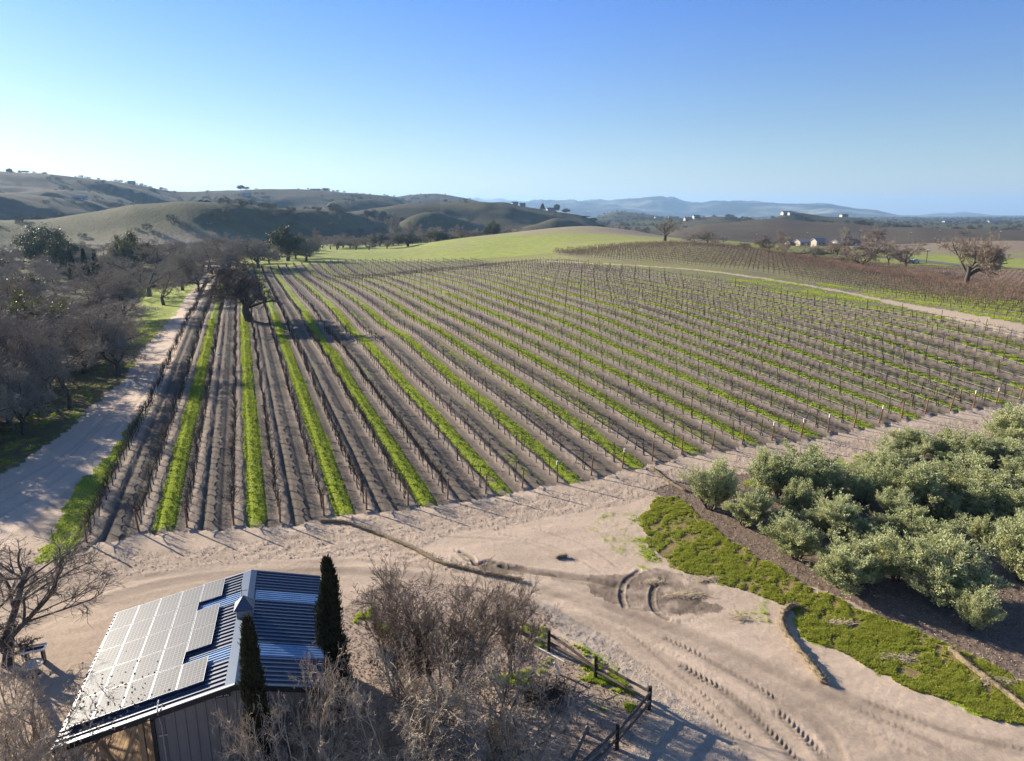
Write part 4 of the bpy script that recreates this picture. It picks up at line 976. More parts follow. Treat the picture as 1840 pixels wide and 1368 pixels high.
VPM = {st: [(npmesh('vine_trunk', a[0], a[1], M_VINE, True), npmesh('vine_canes', b[0], b[1], CM[st])) for a, b in VP[st]] for st in CM}
cR, sR = cos(YR), sin(YR)
vines = []; trellis = []
for j in range(NROW):
    u = ROW0+j*RS; vn = float(v_near(u)); vf = float(v_far(np.array([u]))[0]); 
    if vf < vn+4: continue
    vv = np.arange(vn+1.2, vf-1, 1.5); trellis.append((j, u, vn, vf))
    st = 'tall' if j < 7 else None
    for m, v in enumerate(vv):
        g_ = vnoise(u/9+3, v/16, 77)
        s_ = st or ('mid' if (u < 38 or g_ > .6) else 'thin')
        if j in (5, 6, 7, 8) and v < 150 and g_ > .35: s_ = 'tall'
        vines.append((j, m, u, v, s_))
V_ = np.array([(a[2], a[3]) for a in vines]); x_, y_ = uv2xy(V_[:, 0], V_[:, 1]); z_ = height(x_, y_)
d_ = np.sqrt(x_**2+y_**2+(CAMH-z_)**2)
zc = y_*cos(PITCH)+(CAMH-z_)*sin(PITCH); pxx = 920+FPX*x_/zc; inview = (pxx > 0) & (pxx < 1840)
# skip vines swallowed by the lone oak's trunk
ord_ = [i for i in np.argsort(d_) if inview[i]]
near_set = set(ord_[:300])
gone = np.hypot(x_-vo[0], y_-vo[1]) < 1.2
acc = {k: ([], [], 0) for k in ['wood']+list(CM)}; acc = {k: [[], [], 0] for k in acc}
def addlow(st, x, y, z, s, i):
    a, b = VL[st][i % 8]; fl = 1 if (i//8) % 2 else -1
    for k, (v, f) in (('wood', a), (st, b)):
        w_ = v*np.array([s, s*fl, s]); q = np.stack([w_[:, 0]*cR-w_[:, 1]*sR+x, w_[:, 0]*sR+w_[:, 1]*cR+y, w_[:, 2]+z], 1)
        acc[k][0].append(q); acc[k][1].append(f+acc[k][2]); acc[k][2] += len(v)
g = np.random.default_rng(8)
for i, (j, m, u, v, st) in enumerate(vines):
    if gone[i] or g.random() < .03: continue
    s = g.uniform(.88, 1.1)
    if i in near_set:
        tm, cm = VPM[st][i % 6]
        r = empty('grapevine', (x_[i], y_[i], z_[i]+.08), YR+(pi if g.random() < .5 else 0)); r.scale = (s, s, s)
        obj('trunk', tm, r); obj('canes', cm, r)
        tag(r, 'bare grapevine, %s from the near end of the %s row from the dirt road' % (nth(m+1), nth(j+1)), 'grapevine', 'grapevines of the near block')
    else: addlow(st, x_[i], y_[i], z_[i]+.05, s, i)
n0 = len(vines)
bu, bv_ = [], []
for k in range(-2, 75):
    u = ROW0+NROW*RS+k*RS
    for v in np.arange(-60, 380, 1.7): bu.append(u); bv_.append(v)
bu = np.array(bu); bv_ = np.array(bv_); bx, by = uv2xy(bu, bv_)
k = inpoly(bx, by, BACK); bx, by = bx[k], by[k]
dtr, _, _ = linedist(bx, by, TRACK, 6); k = dtr > 3.2; bx, by = bx[k], by[k]; bz = height(bx, by)
zc = by*cos(PITCH)+(CAMH-bz)*sin(PITCH); pxx = 920+FPX*bx/zc; pyy = 684+FPX*((CAMH-bz)*cos(PITCH)-by*sin(PITCH))/zc
k = (pxx < 2000) & (pxx > 700); bx, by, bz = bx[k], by[k], bz[k]
thick = vnoise(bx/14, by/14, 88)
dtr, _, _ = linedist(bx, by, TRACK, 60); dtr = np.minimum(dtr, 60)
for i in range(len(bx)):
    st = 'red' if (dtr[i] > 13+10*(thick[i]-.5) and g.random() < .93) or thick[i] > .72 else ('mid' if g.random() < .5 else 'thin')
    addlow(st, bx[i], by[i], bz[i]+.02, g.uniform(.95, 1.2) if st == 'red' else g.uniform(.9, 1.1), i)
print('vines', n0, 'back', len(bx), {k: acc[k][2] for k in acc})
far = obj('distant_grapevines', npmesh('distant_grapevines', np.concatenate(acc['wood'][0]), np.concatenate(acc['wood'][1]), M_VINE))
tag(far, 'thousands of bare grapevines in rows across the field and the red block on the crest', 'grapevines', kind='stuff')
for k in CM:
    o = obj('canes', npmesh('canes_'+k, np.concatenate(acc[k][0]), np.concatenate(acc[k][1]), CM[k]), far)
    o['kind'] = 'stuff'
# trellis rows
def post_mesh(name, h, r, mat, k=6, lean=0):
    b = MB(); b.tube([(0, 0, -.3), (0, lean*h, h)], [r, r*.92], k); return b.mesh(name, mat)
PM = post_mesh('line_post', 1.72, .035, M_POST); EM = [post_mesh('end_post', 1.75, .062, M_ENDP, 8, l) for l in (-.1, -.16, -.05)]
TM = MB(); TM.box((0, 0, 0), (.13, .06, .34)); TM = TM.mesh('white_tag', M_WHITE)
TAGROWS = {11: 0, 13: 0, 18: 0, 19: 0, 20: 0, 22: 0, 26: 0, 27: 0, 31: 0}
for (j, u, vn, vf) in trellis:
    x0, y0 = uv2xy(u, vn); r = empty('vine_trellis', (x0, y0, hz(x0, y0)), YR)
    tag(r, ('white tagged trellis of the %s vine row from the dirt road' if j in TAGROWS else 'post and wire trellis of the %s vine row from the dirt road') % nth(j+1), 'trellis', 'vine trellises of the near block')
    o0 = np.array([x0, y0, r.location[2]])
    vs = np.arange(vn+1.4, vf, 6.0)
    xs, ys = uv2xy(u+0*vs, vs); zs = height(xs, ys)
    e = obj('end_post', EM[j % 3], r, (0, 0, 0))
    e.rotation_euler = (0, radians(random.uniform(-3, 3)), 0)
    if j in TAGROWS:
        lean = (-.1, -.16, -.05)[j % 3]; obj('white_tag', TM, e, (0, lean*1.7, 1.68))
    lb = MB(); cnt = 0
    for m, v in enumerate(vs):
        dist = math.hypot(xs[m], ys[m])
        L = (0, v-vn, zs[m]-o0[2])
        if dist < 115:
            p = obj('line_post', PM, r, L); p.rotation_euler = (radians(random.uniform(-4, 4)), radians(random.uniform(-4, 4)), 0); p.scale = (1, 1, random.uniform(.88, 1.08))
        else:
            lb.tube([(L[0], L[1], L[2]-.2), (L[0]+random.uniform(-.04, .04), L[1]+random.uniform(-.04, .04), L[2]+1.72)], .042, 3, False); cnt += 1
    if cnt: tag(lb.build('far_line_posts', M_POST, r), kind='stuff')
    ws = np.append(np.arange(vn, vf, 5.0), vf); xs, ys = uv2xy(u+0*ws, ws); zs = height(xs, ys)-o0[2]
    for nm, hh, rr_w, mt in (('drip_hose', .42, .014, M_HOSE), ('cordon_wire', .9, .005, M_WIRE), ('top_wire', 1.55, .005, M_WIRE)):
        b = MB(); sag = (lambda q: 0.03*((q % 2)*2-1)) if nm == 'drip_hose' else (lambda q: 0)
        b.tube([(.03, w0-vn, z0+hh+sag(q)) for q, (w0, z0) in enumerate(zip(ws, zs))], rr_w, 3, False); b.build(nm, mt, r)
# a few line posts and white stakes standing in the back block along the track
# ------------------------------------------------------------------ grass, clods, litter
def scatter(w_, n, seed):
    g = np.random.default_rng(seed)
    dth = np.gradient(TH)[None, :]*np.ones((nR, 1)); dr = np.gradient(RR)[:, None]
    A = (rg*dth*dr).ravel()*w_
    A[(rr_ < 14)] = 0; c = np.cumsum(A); i = np.searchsorted(c, g.uniform(0, c[-1], n)); i = np.minimum(i, len(A)-1)
    jr = g.uniform(-.5, .5, n); jt = g.uniform(-.5, .5, n)
    R_ = rg.ravel()[i]+jr*np.broadcast_to(dr, (nR, nT)).ravel()[i]; T_ = tg.ravel()[i]+jt*dth.ravel()[i]
    return R_*np.sin(T_), R_*np.cos(T_), gz[i], i
def tufts(name, w_, n, seed, ln, wd, mat, label):
    x, y, z, i = scatter(w_, n, seed); g = np.random.default_rng(seed+1)
    sc_ = 1+sstep(45, 110, np.hypot(x, y))*.9
    P = np.stack([x, y, z-.02], 1); Vs = []
    for k in range(3):
        a = g.uniform(0, 2*pi, n); ti = g.uniform(.25, 1.1, n)
        d = np.stack([np.cos(a)*ti, np.sin(a)*ti, np.ones(n)], 1); d = unit(d); s = np.stack([-np.sin(a), np.cos(a), 0*a], 1)
        l = (ln*g.uniform(.5, 1.4, n)*sc_)[:, None]; w2 = (wd*g.uniform(.6, 1.3, n)*sc_)[:, None]
        Vs.append(np.stack([P-s*w2*.5, P+s*w2*.5, P+d*l], 1))
    V = np.stack(Vs, 1).reshape(-1, 3)
    return tag(obj(name, npmesh(name, V, np.arange(len(V)).reshape(-1, 3), mat)), label, 'grass', kind='stuff')
view_ = (np.abs(TH) < radians(43))[None, :]*np.ones((nR, 1), bool); view_ = view_.ravel()
og_m = np.zeros(len(gx), bool); kk_ = (rr_ < 90); og_m[kk_] = inpoly(gx[kk_], gy[kk_], OGRASS)
uu_, vv_ = xy2uv(gx, gy)
dens = 1/(1+(rr_/45)**2)
tufts('grass', np.clip(ggr-.25, 0, 1)*view_*(rr_ < 150)*(gcls != 5)*np.where((np.floor((uu_-ROW0)/RS) % 2 == 1) | (uu_ < ROW0), 1, .12)*(~og_m)*dens, 170000, 1, .10, .05, M_GRASS, 'lime green winter grass growing in strips between the vine rows')
tufts('orchard_grass', np.clip(ggr-.12, 0, 1)*view_*og_m, 120000, 2, .10, .045, M_GRASSD, 'olive green grass strip along the edge of the olive grove')
# clods and small stones of the churned ground
kk_ = (rr_ < 120) & view_; wcl = np.zeros(len(gx)); wcl[kk_] = inpoly(gx[kk_], gy[kk_], CLOD)*1.0
bm_ = np.exp(-(((uu_-ROW0+RS/2) % RS-RS/2)/.45)**2)*((uu_ > ROW0-1) & (uu_ < ROW0+NROW*RS) & (vv_ > np.interp(uu_, _ne[:, 0], _ne[:, 1])))
wcl = wcl*1.0+bm_*.35*dens*kk_
def lumps(name, w_, n, seed, s0, s1, mat, label, cat):
    x, y, z, i = scatter(w_, n, seed); g = np.random.default_rng(seed+1)
    s = (s0+(s1-s0)*g.random(n)**3)[:, None, None]
    base = np.array([(1,0,0),(0,1,0),(-1,0,0),(0,-1,0),(0,0,.7)], float)[None]*(1+g.normal(0, .25, (n, 5, 1)))
    a = g.uniform(0, 2*pi, n); c, s2 = np.cos(a)[:, None], np.sin(a)[:, None]
    B = np.stack([base[..., 0]*c-base[..., 1]*s2, base[..., 0]*s2+base[..., 1]*c, base[..., 2]], -1)*s
    V = (B+np.stack([x, y, z-.004], 1)[:, None]).reshape(-1, 3)
    f = np.array([(0,1,4),(1,2,4),(2,3,4),(3,0,4)]); F = (f[None]+5*np.arange(n)[:, None, None]).reshape(-1, 3)
    return tag(obj(name, npmesh(name, V, F, mat, False)), label, cat, kind='stuff')
M_CLOD = simple('dry_clods', (.50, .395, .32), .95, 0, 2, .2, spec=.1); M_LITT = leaf_mat('dry_litter', (.20, .145, .105), (.44, .34, .26), .9, 0)
lumps('soil_clods', wcl, 32000, 11, .012, .06, M_CLOD, 'dry broken clods of soil along the churned vineyard edge', 'clods')
wg = np.zeros(len(gx)); wg[kk_] = inpoly(gx[kk_], gy[kk_], GRAVEL)*1.0
wpb = (kk_ & (gcls == 0))*dens
lumps('pebbles', wpb, 26000, 19, .008, .03, M_CLOD, 'tiny pebbles strewn over the packed pale dirt', 'pebbles')
lumps('gravel', wg, 26000, 13, .012, .04, simple('pale_gravel', (.46, .39, .33), .9, 0, 3, .25), 'pale gravel along the outside of the rail fence', 'gravel')
wy = np.zeros(len(gx)); wy[kk_] = inpoly(gx[kk_], gy[kk_], YARD)*1.0+inpoly(gx[kk_], gy[kk_], OLIVE)*.5; wy *= (1-np.clip(ggr, 0, 1))
x, y, z, i = scatter(wy, 60000, 15); g = np.random.default_rng(16); n = len(x)
a = g.uniform(0, 2*pi, n); d = np.stack([np.cos(a), np.sin(a), g.normal(.1, .35, n)], 1); s = unit(np.cross(d, g.normal(0, 1, (n, 3))+np.array([0, 0, 2])))
l = g.uniform(.03, .16, n)[:, None]; w2 = np.where(g.random(n) < .5, .012, .035)[:, None]; P = np.stack([x, y, z+.012], 1)
V = np.stack([P-d*l*.5-s*w2*.5, P+d*l*.5-s*w2*.5, P+d*l*.5+s*w2*.5, P-d*l*.5+s*w2*.5], 1).reshape(-1, 3)
tag(obj('leaf_litter', npmesh('leaf_litter', V, np.arange(n*4).reshape(-1, 4), M_LITT)), 'dry leaves and broken twigs on the ground under the shrubs and olive trees', 'litter', kind='stuff')
# tufts of weeds in the yard
tufts('yard_weeds', ((ggr > .35) & (rr_ < 60))*inpoly(gx, gy, YARD), 9000, 18, .11, .06, M_GRASS, 'bright weeds growing inside the rail fence')

# ------------------------------------------------------------------ the metal roofed shed with solar panels
def metal(name, col, rough, metal_=.4, namt=.1, nscale=3, bump=0):
    m = simple(name, col, rough, metal_, nscale, namt, bump, 60, .5); return m
M_ROOF = metal('navy_metal_roofing', (.028, .050, .10), .45, .0, .12)
_b = M_ROOF.node_tree.nodes['Principled BSDF']; _b.inputs['Specular IOR Level'].default_value = .9; _b.inputs['Coat Weight'].default_value = .45; _b.inputs['Coat Roughness'].default_value = .38
M_RCAP = metal('ridge_flashing', (.10, .13, .17), .4, .5, .1)
M_SKYL = metal('blue_polycarbonate', (.22, .35, .54), .4, 0, .15, 2)
M_WALL = metal('taupe_metal_siding', (.20, .185, .17), .6, .1, .08, 2)
M_TRIM = metal('dark_trim', (.012, .014, .018), .5, .1, .1)
M_TRIMP = metal('pale_rake_trim', (.32, .33, .34), .45, .3, .1)
M_ALU = metal('aluminium', (.55, .56, .58), .4, .8, .08)
M_TIMB = simple('tan_timber', (.42, .27, .14), .8, 0, 3, .25, .3, 30)
M_FENCE = simple('weathered_rail', (.115, .088, .07), .9, 0, 4, .35, .5, 25)
M_POSTD = simple('dark_fence_post', (.03, .025, .022), .9, 0, 5, .3, .4, 30)
m, t, b = mat_new('solar_glass'); M_SOLAR = m
b.inputs['Roughness'].default_value = .55; b.inputs['Specular IOR Level'].default_value = .22
b.inputs['Coat Weight'].default_value = .0; b.inputs['Coat Roughness'].default_value = .4
tc = t.nodes.new('ShaderNodeTexCoord'); mp = t.nodes.new('ShaderNodeMapping'); mp.inputs['Scale'].default_value = (1, 1, 1)
br = t.nodes.new('ShaderNodeTexBrick'); br.offset = 0; br.inputs['Scale'].default_value = 1
br.inputs['Brick Width'].default_value = .145; br.inputs['Row Height'].default_value = .145; br.inputs['Mortar Size'].default_value = .009
br.inputs['Color1'].default_value = (.062, .068, .082, 1); br.inputs['Color2'].default_value = (.075, .08, .092, 1); br.inputs['Mortar'].default_value = (.22, .225, .235, 1)
t.links.new(tc.outputs['Object'], mp.inputs[0]); t.links.new(mp.outputs[0], br.inputs['Vector']); t.links.new(br.outputs[0], b.inputs['Base Color'])
BA = math.asin(.280)
B0 = np.array([-9.39, 20.54]); BZ = 0.0
shed = empty('shed', (B0[0], B0[1], BZ), BA)
tag(shed, 'low metal roofed shed with solar panels, blue skylight strips and a small cupola', 'shed')
RZ = 5.0; XL, ZL = -5.6, 3.8; XR, ZR = 2.92, 4.25; LY = 8.0
def roofz(x): return RZ+(x*(RZ-ZL)/(-XL) if x < 0 else -x*(RZ-ZR)/XR)
def slope_pts(x0, x1, y0, y1, lift, th):
    return [(x0, y0, roofz(x0)+lift), (x1, y0, roofz(x1)+lift), (x1, y1, roofz(x1)+lift), (x0, y1, roofz(x0)+lift),
            (x0, y0, roofz(x0)+lift-th), (x1, y0, roofz(x1)+lift-th), (x1, y1, roofz(x1)+lift-th), (x0, y1, roofz(x0)+lift-th)]
BF = [(0,1,2,3),(7,6,5,4),(0,4,5,1),(1,5,6,2),(2,6,7,3),(3,7,4,0)]
def slab(bm, *a): bm.add(slope_pts(*a), BF)
def roof_part(name, x0, x1, skip, parent):
    bm = MB(); slab(bm, x0, x1, 0, LY, 0, .05)
    n = int(LY/.25)
    for i in range(n+1):
        y = min(max(i*LY/n, .02), LY-.02)
        if any(a-.03 < y < b_+.03 for a, b_ in skip): continue
        slab(bm, x0+.003, x1-.003, y-.022, y+.022, .045, .047)
    return bm.build(name, M_ROOF, parent)
SK = [(1.67, 2.46), (5.57, 6.37)]
rl = roof_part('roof', XL, -.002, SK, shed); rr2 = roof_part('roof', .002, XR, SK, shed)
for rp, x0, x1 in ((rl, XL+.15, -.3), (rr2, .28, XR-.01)):
    for a, b_ in SK:
        bm = MB(); slab(bm, x0, x1, a, b_, .012, .01)
        for k in range(5):
            y = a+(b_-a)*(k+.5)/5; slab(bm, x0+.004, x1-.004, y-.02, y+.02, .04, .03)
        bm.build('skylight', M_SKYL, rp)
bm = MB(); slab(bm, -.33, -.001, -.012, LY+.012, .056, .01); slab(bm, .001, .24, -.012, LY+.012, .056, .01); bm.build('ridge_cap', M_RCAP, rl)
bm = MB(); slab(bm, XL-.01, -.005, -.1, -.003, .062, .03); bm.build('rake_trim', M_TRIMP, rl); bm = MB(); slab(bm, XL-.01, -.005, LY+.003, LY+.06, .05, .03)
bm.build('rake_trim', M_TRIMP, rl)
bm = MB(); slab(bm, .005, XR+.01, -.07, -.003, .05, .03); bm.build('rake_trim', M_RCAP, rr2); bm = MB(); slab(bm, .005, XR+.01, LY+.003, LY+.05, .05, .03); bm.build('rake_trim', M_RCAP, rr2)
bm = MB()
for x0, x1 in ((XL, -.004), (.004, XR)): slab(bm, x0, x1, -.075, -.01, .018, .2)
bm.build('fascia', M_TRIM, shed)
# walls
WL, WR, WY0, WY1 = -2.62, 2.72, .12, LY-.15
bm = MB()
def ribwall(a, b_, zt):
    a = np.array(a, float); b_ = np.array(b_, float); d = b_-a; L = np.hypot(*d); d = d/L; nrm = np.array([d[1], -d[0]])
    n = int(L/.3); prof = []
    for i in range(n):
        s0 = i*L/n; w_ = L/n
        prof += [(s0, 0), (s0+w_*.72, 0), (s0+w_*.78, .035), (s0+w_*.94, .035)]
    prof.append((L, 0)); V = []; F = []
    for s, o in prof:
        q = a+d*s+nrm*o; V += [(q[0], q[1], -.1), (q[0], q[1], zt(q[0])-.055)]
    for i in range(len(prof)-1): F.append((2*i, 2*i+2, 2*i+3, 2*i+1))
    bm.add(V, F)
ribwall((WL, WY0), (0, WY0), roofz); ribwall((0, WY0), (WR, WY0), roofz); ribwall((WR, WY0), (WR, WY1), roofz); ribwall((WR, WY1), (WL, WY1), roofz); ribwall((WL, WY1), (WL, WY0), roofz)
wall = bm.build('wall', M_WALL, shed)
bm = MB(); bm.box((WL-.04, WY0-.05, 2.05), (.12, .1, 4.2)); bm.build('corner_trim', M_TRIM, wall); bm = MB(); bm.box((WR+.03, WY0-.05, 2.0), (.1, .1, 4.2)); bm.build('corner_trim', M_TRIM, wall)
bm = MB(); bm.tube([(WL+.24, WY0-.09, .3), (WL+.24, WY0-.09, 3.9), (WL+.2, WY0-.17, 4.35), (WL+.2, -.13, 4.62), (WL+.15, .4, 4.62)], .025, 6)
for z in (1.3, 2.4, 3.5): bm.box((WL+.24, WY0-.06, z), (.26, .03, .04))
bm.build('conduit', M_ALU, wall)
bm = MB(); bm.box((WL+.28, WY0-.13, 2.0), (.26, .16, .46)); mb_ = bm.build('meter_box', M_ALU, wall)
bm = MB(); bm.tube([(WL+.28, WY0-.21, 2.08), (WL+.28, WY0-.26, 2.08)], .08, 12); bm.build('meter_dial', M_TRIM, mb_)
bm = MB(); bm.box((-.42, WY0-.09, 4.62), (.5, .012, .12)); sg = bm.build('sign_board', M_TRIM, wall)
bm = MB()
for k, x in enumerate((-.2, -.145, -.09, -.035, .06, .115, .165)):
    bm.box((-.42+x, WY0-.098, 4.615+.012*(k % 2)), (.034, .004, .045)); 
    if k % 2: bm.box((-.42+x, WY0-.098, 4.65), (.012, .004, .03))
bm.build('worn_lettering', simple('worn_white_paint', (.5, .5, .48), .8), sg)
# open lean-to on the left: posts, beam, braces, deck
for y in (.25, 2.8, 5.3, 7.7):
    bm = MB(); bm.box((XL+.45, y, 1.8), (.14, .14, 3.9)); p = bm.build('post', M_TIMB, shed)
    bm = MB(); bm.bar((XL+.5, y, 2.6), (XL+1.5, y, 3.86), .09, .09); bm.build('brace', M_TIMB, p)
bm = MB(); bm.box((XL+.45, LY/2, 3.78-.02), (.16, LY-.4, .2)); bm.build('beam', M_TIMB, shed)
bm = MB()
for y in np.arange(.3, LY, .9): bm.bar((XL+.1, y, roofz(XL+.1)-.12), (WL-.1, y, roofz(WL-.1)-.12), .06, .12)
bm.build('rafters', M_TIMB, shed)
bm = MB()
for i, x in enumerate(np.arange(XL+.1, WL-.1, .15)): bm.box((x, 3.2, .32), (.138, 7.2, .05))
bm.build('deck', M_TIMB, shed)
bm = MB(); bm.bar((-4.6, .3, .34), (-3.2, .3, 3.9), .16, .09); bm.bar((-3.2, .42, .34), (-4.5, .42, 3.6), .16, .09); bm.box((-3.1, .35, 2.1), (.16, .16, 3.7)); bm.box((-3.95, .36, 2.3), (1.9, .08, .22)); bm.build('cross_bracing', M_TIMB, shed)
# solar panels
def panel(x0, x1, y0, y1):
    sl = (roofz(x1)-roofz(x0))/(x1-x0); ang = math.atan(sl); L = (x1-x0)/cos(ang)
    o = empty_part = None
    bm = MB(); bm.box((0, 0, 0), (L-.012, y1-y0-.012, .035)); f = bm.mesh('frame_', M_ALU)
    fr = obj('solar_panel', f, shed, ((x0+x1)/2, (y0+y1)/2, roofz((x0+x1)/2)+.15)); fr.rotation_euler = (0, -ang, 0)
    bm = MB(); bm.box((0, 0, .0195), (L-.045, y1-y0-.045, .004)); bm.build('glass', M_SOLAR, fr)
    return fr
cx_ = [-5.43, -4.56, -3.69, -2.82, -1.95, -1.07]; ry_ = [.62, 2.08, 3.53, 4.98, 6.40, 7.85]
for i in range(4):
    for j in range(5): panel(cx_[i], cx_[i+1]-.015, ry_[j], ry_[j+1]-.03)
for y0, y1 in ((.6, 2.05), (2.82, 4.23), (4.25, 5.67), (6.35, 7.84)): panel(cx_[4], cx_[5], y0, y1)
bm = MB()
for y in (1.0, 1.7, 2.5, 3.2, 3.9, 4.6, 5.3, 6.1, 6.8, 7.5):
    slab(bm, cx_[0]+.1, cx_[4]-.1 if y in (2.5, 6.1) else cx_[5]-.05, y-.02, y+.02, .115, .05)
bm.build('panel_rails', M_ALU, shed)
# cupola
bm = MB(); bm.box((0, 4.42, 5.12), (.56, .56, .5)); cu = bm.build('cupola', M_WALL, shed)
bm = MB()
for z in np.arange(4.98, 5.34, .06): bm.box((0, 4.13, z), (.5, .03, .02)); bm.box((-.29, 4.42, z), (.03, .5, .02)); bm.box((.29, 4.42, z), (.03, .5, .02))
bm.build('louvres', M_ALU, cu)
bm = MB(); bm.add([(-.38, 4.04, 5.37), (.38, 4.04, 5.37), (.38, 4.80, 5.37), (-.38, 4.80, 5.37), (0, 4.42, 5.85)], [(3,2,1,0),(0,1,4),(1,2,4),(2,3,4),(3,0,4)]); bm.build('cupola_roof', M_ROOF, cu)
bm = MB(); bm.tube([(-.05, 4.42, 5.8), (-.05, 4.42, 6.35)], .012, 6); bm.tube([(-.25, 4.42, 6.05), (.18, 4.42, 6.05)], .01, 5); bm.tube([(-.05, 4.25, 6.15), (-.05, 4.6, 6.15)], .01, 5); bm.build('weather_vane', M_TRIM, cu)

# ------------------------------------------------------------------ rail fence
fp = [G(895, 1122), G(986, 1170), G(1070, 1219), G(1166, 1275), G(1108, 1346), G(1022, 1432)]
fence = empty('rail_fence', fp[3]); o3 = np.array(fp[3])
tag(fence, 'weathered two rail fence turning a corner beside the gravel and the dirt track', 'fence')
for i, p in enumerate(fp):
    q = p-o3; bm = MB(); h = 1.12
    bm.box((q[0], q[1], q[2]+h/2-.1), (.15, .13, h+.2)); bm.build('post', M_POSTD, fence)
for i in range(5):
    a, b_ = fp[i]-o3, fp[i+1]-o3; d = unit((b_-a)[None])[0]
    for hz0, off in ((.88, .0), (.45, .03)):
        r1 = random.uniform(-.04, .04); sd = np.array([-d[1], d[0], 0])*(.05 if i % 2 else -.02)
        bm = MB(); P = [a+sd+(b_-a)*t_+np.array([0, 0, hz0+r1*t_-.03*sin(pi*t_)]) for t_ in (-.01, .3, .65, 1.01)]
        if i == 1 and hz0 > .6: P = [a+sd+(b_-a)*t_+np.array([0, 0, hz0-.42*t_**1.5]) for t_ in (-.01, .3, .65, 1.01)]
        bm.tube(P, [.062, .068, .064, .055], 7); bm.build('rail', M_FENCE, fence)
bm = MB(); a, b_ = G(1055, 1318), G(985, 1470); bm.tube([a+(0, 0, .30), (a+b_)/2+(0, 0, .22), b_+(0, 0, .12)], [.085, .09, .09], 8); bm.box(a+(0, 0, .1), (.14, .14, .42))
tag(bm.build('timber_beam', simple('grey_timber', (.16, .145, .13), .9, 0, 4, .3, .4, 25)), 'loose grey timber beam propped inside the corner of the rail fence', 'beam')
bm = MB(); a, b_ = G(951, 1159), G(1014, 1191); bm.tube([a+(0, 0, .12), b_+(0, 0, .05)], .03, 6); tag(bm.build('white_pole', M_WHITE), 'thin white pole lying in the weeds beside the rail fence', 'pole')
bm = MB(); a = G(1004, 1212); bm.tube([a+(0, 0, -.05), a+(-.02, 0, .22), a+(-.1, .02, .42), a+(-.16, .04, .5)], [.07, .07, .06, .05], 8); wp = bm.build('standpipe', M_WHITE)
tag(wp, 'short bent white standpipe in the weeds by the brush pile', 'pipe')
bm = MB(); q = a+(-.17, .045, .52); bm.tube([q, q+(-.05, .015, .05)], .055, 8); bm.build('cap', M_ALU, wp)
# brush pile
g = np.random.default_rng(66); c_ = G(975, 1250); n = 420
S = np.c_[g.normal(0, .55, n), g.normal(0, .45, n), g.uniform(0, .35, n)]; a = g.uniform(0, 2*pi, n)
P, Q = chains(g, S, np.c_[np.cos(a), np.sin(a), g.normal(.15, .25, n)], g.uniform(.4, 1.3, n), g.uniform(.008, .022, n), 3, .2, -.08)
v, f = chain_mesh(P, Q, 4); v[:, 2] = np.maximum(v[:, 2], .0)
o = obj('brush_pile', npmesh('brush_pile', v, f, M_OAK)); o.location = c_; tag(o, 'heap of cut dark branches on the ground inside the rail fence', 'brush pile')
# straw erosion rolls
def straw_mat():
    m = simple('straw', (.25, .195, .125), .95, 0, 10, .35, .8, 60); return m
M_STRAW = straw_mat()
for pts, r0, lab in [([(575,939),(600,939),(630,943),(680,961),(740,986),(790,1012),(830,1022),(870,1032),(900,1037),(938,1045)], .12, 'longest straw roll, crossing the churned ground toward the bare shrubs'),
   ([(1432,1092),(1418,1094),(1407,1108),(1406,1128),(1420,1152),(1450,1188),(1468,1212),(1482,1230)], .15, 'curved straw roll lying between the grass strip and the packed road'),
   ([(1706,1168),(1735,1194),(1765,1217),(1800,1242),(1840,1274),(1900,1320)], .13, 'straight straw roll lying across the grass strip at the right edge'),
   ([(1172,842),(1188,856),(1204,868),(1232,884)], .11, 'short straw roll at the vine row ends near the leftmost olive'),
   ([(1000,1004),(1018,1001)], .1, 'tiny broken straw bundle on the pale track')]:
    L = smooth_line(GL(pts), 8); z = height(L[:, 0], L[:, 1]); g = np.random.default_rng(len(pts)); n = len(L)
    rad = r0*(1+.12*g.normal(0, 1, n)); rad[0] *= .7; rad[-1] *= .7
    bm = MB(); bm.tube(np.c_[L[:, 0]+g.normal(0, .012, n), L[:, 1]+g.normal(0, .012, n), z+r0*.75], rad, 10); w_ = bm.build('straw_roll', M_STRAW, None, True)
    tag(w_, lab, 'straw roll', 'straw erosion rolls')
    # loose stalks
    m_ = n*26; i = g.integers(0, n-1, m_); tt = g.random(m_)[:, None]; P0 = np.c_[L[i]*(1-tt)+L[i+1]*tt, z[i]+r0*.75]; a = g.uniform(0, 2*pi, m_)
    off = np.c_[np.cos(a)*r0, np.sin(a)*r0, np.abs(g.normal(0, .5, m_))*r0]; P0 = P0+off*1.02; d = unit(g.normal(0, 1, (m_, 3))+np.array([0, 0, .1])); s = unit(np.cross(d, off)); l = g.uniform(.05, .16, m_)[:, None]
    V = np.stack([P0-d*l-s*.006, P0+d*l-s*.006, P0+d*l+s*.006, P0-d*l+s*.006], 1).reshape(-1, 3)
    obj('loose_stalks', npmesh('loose_stalks', V, np.arange(len(V)).reshape(-1, 4), M_STRAW), w_)['kind'] = 'stuff'
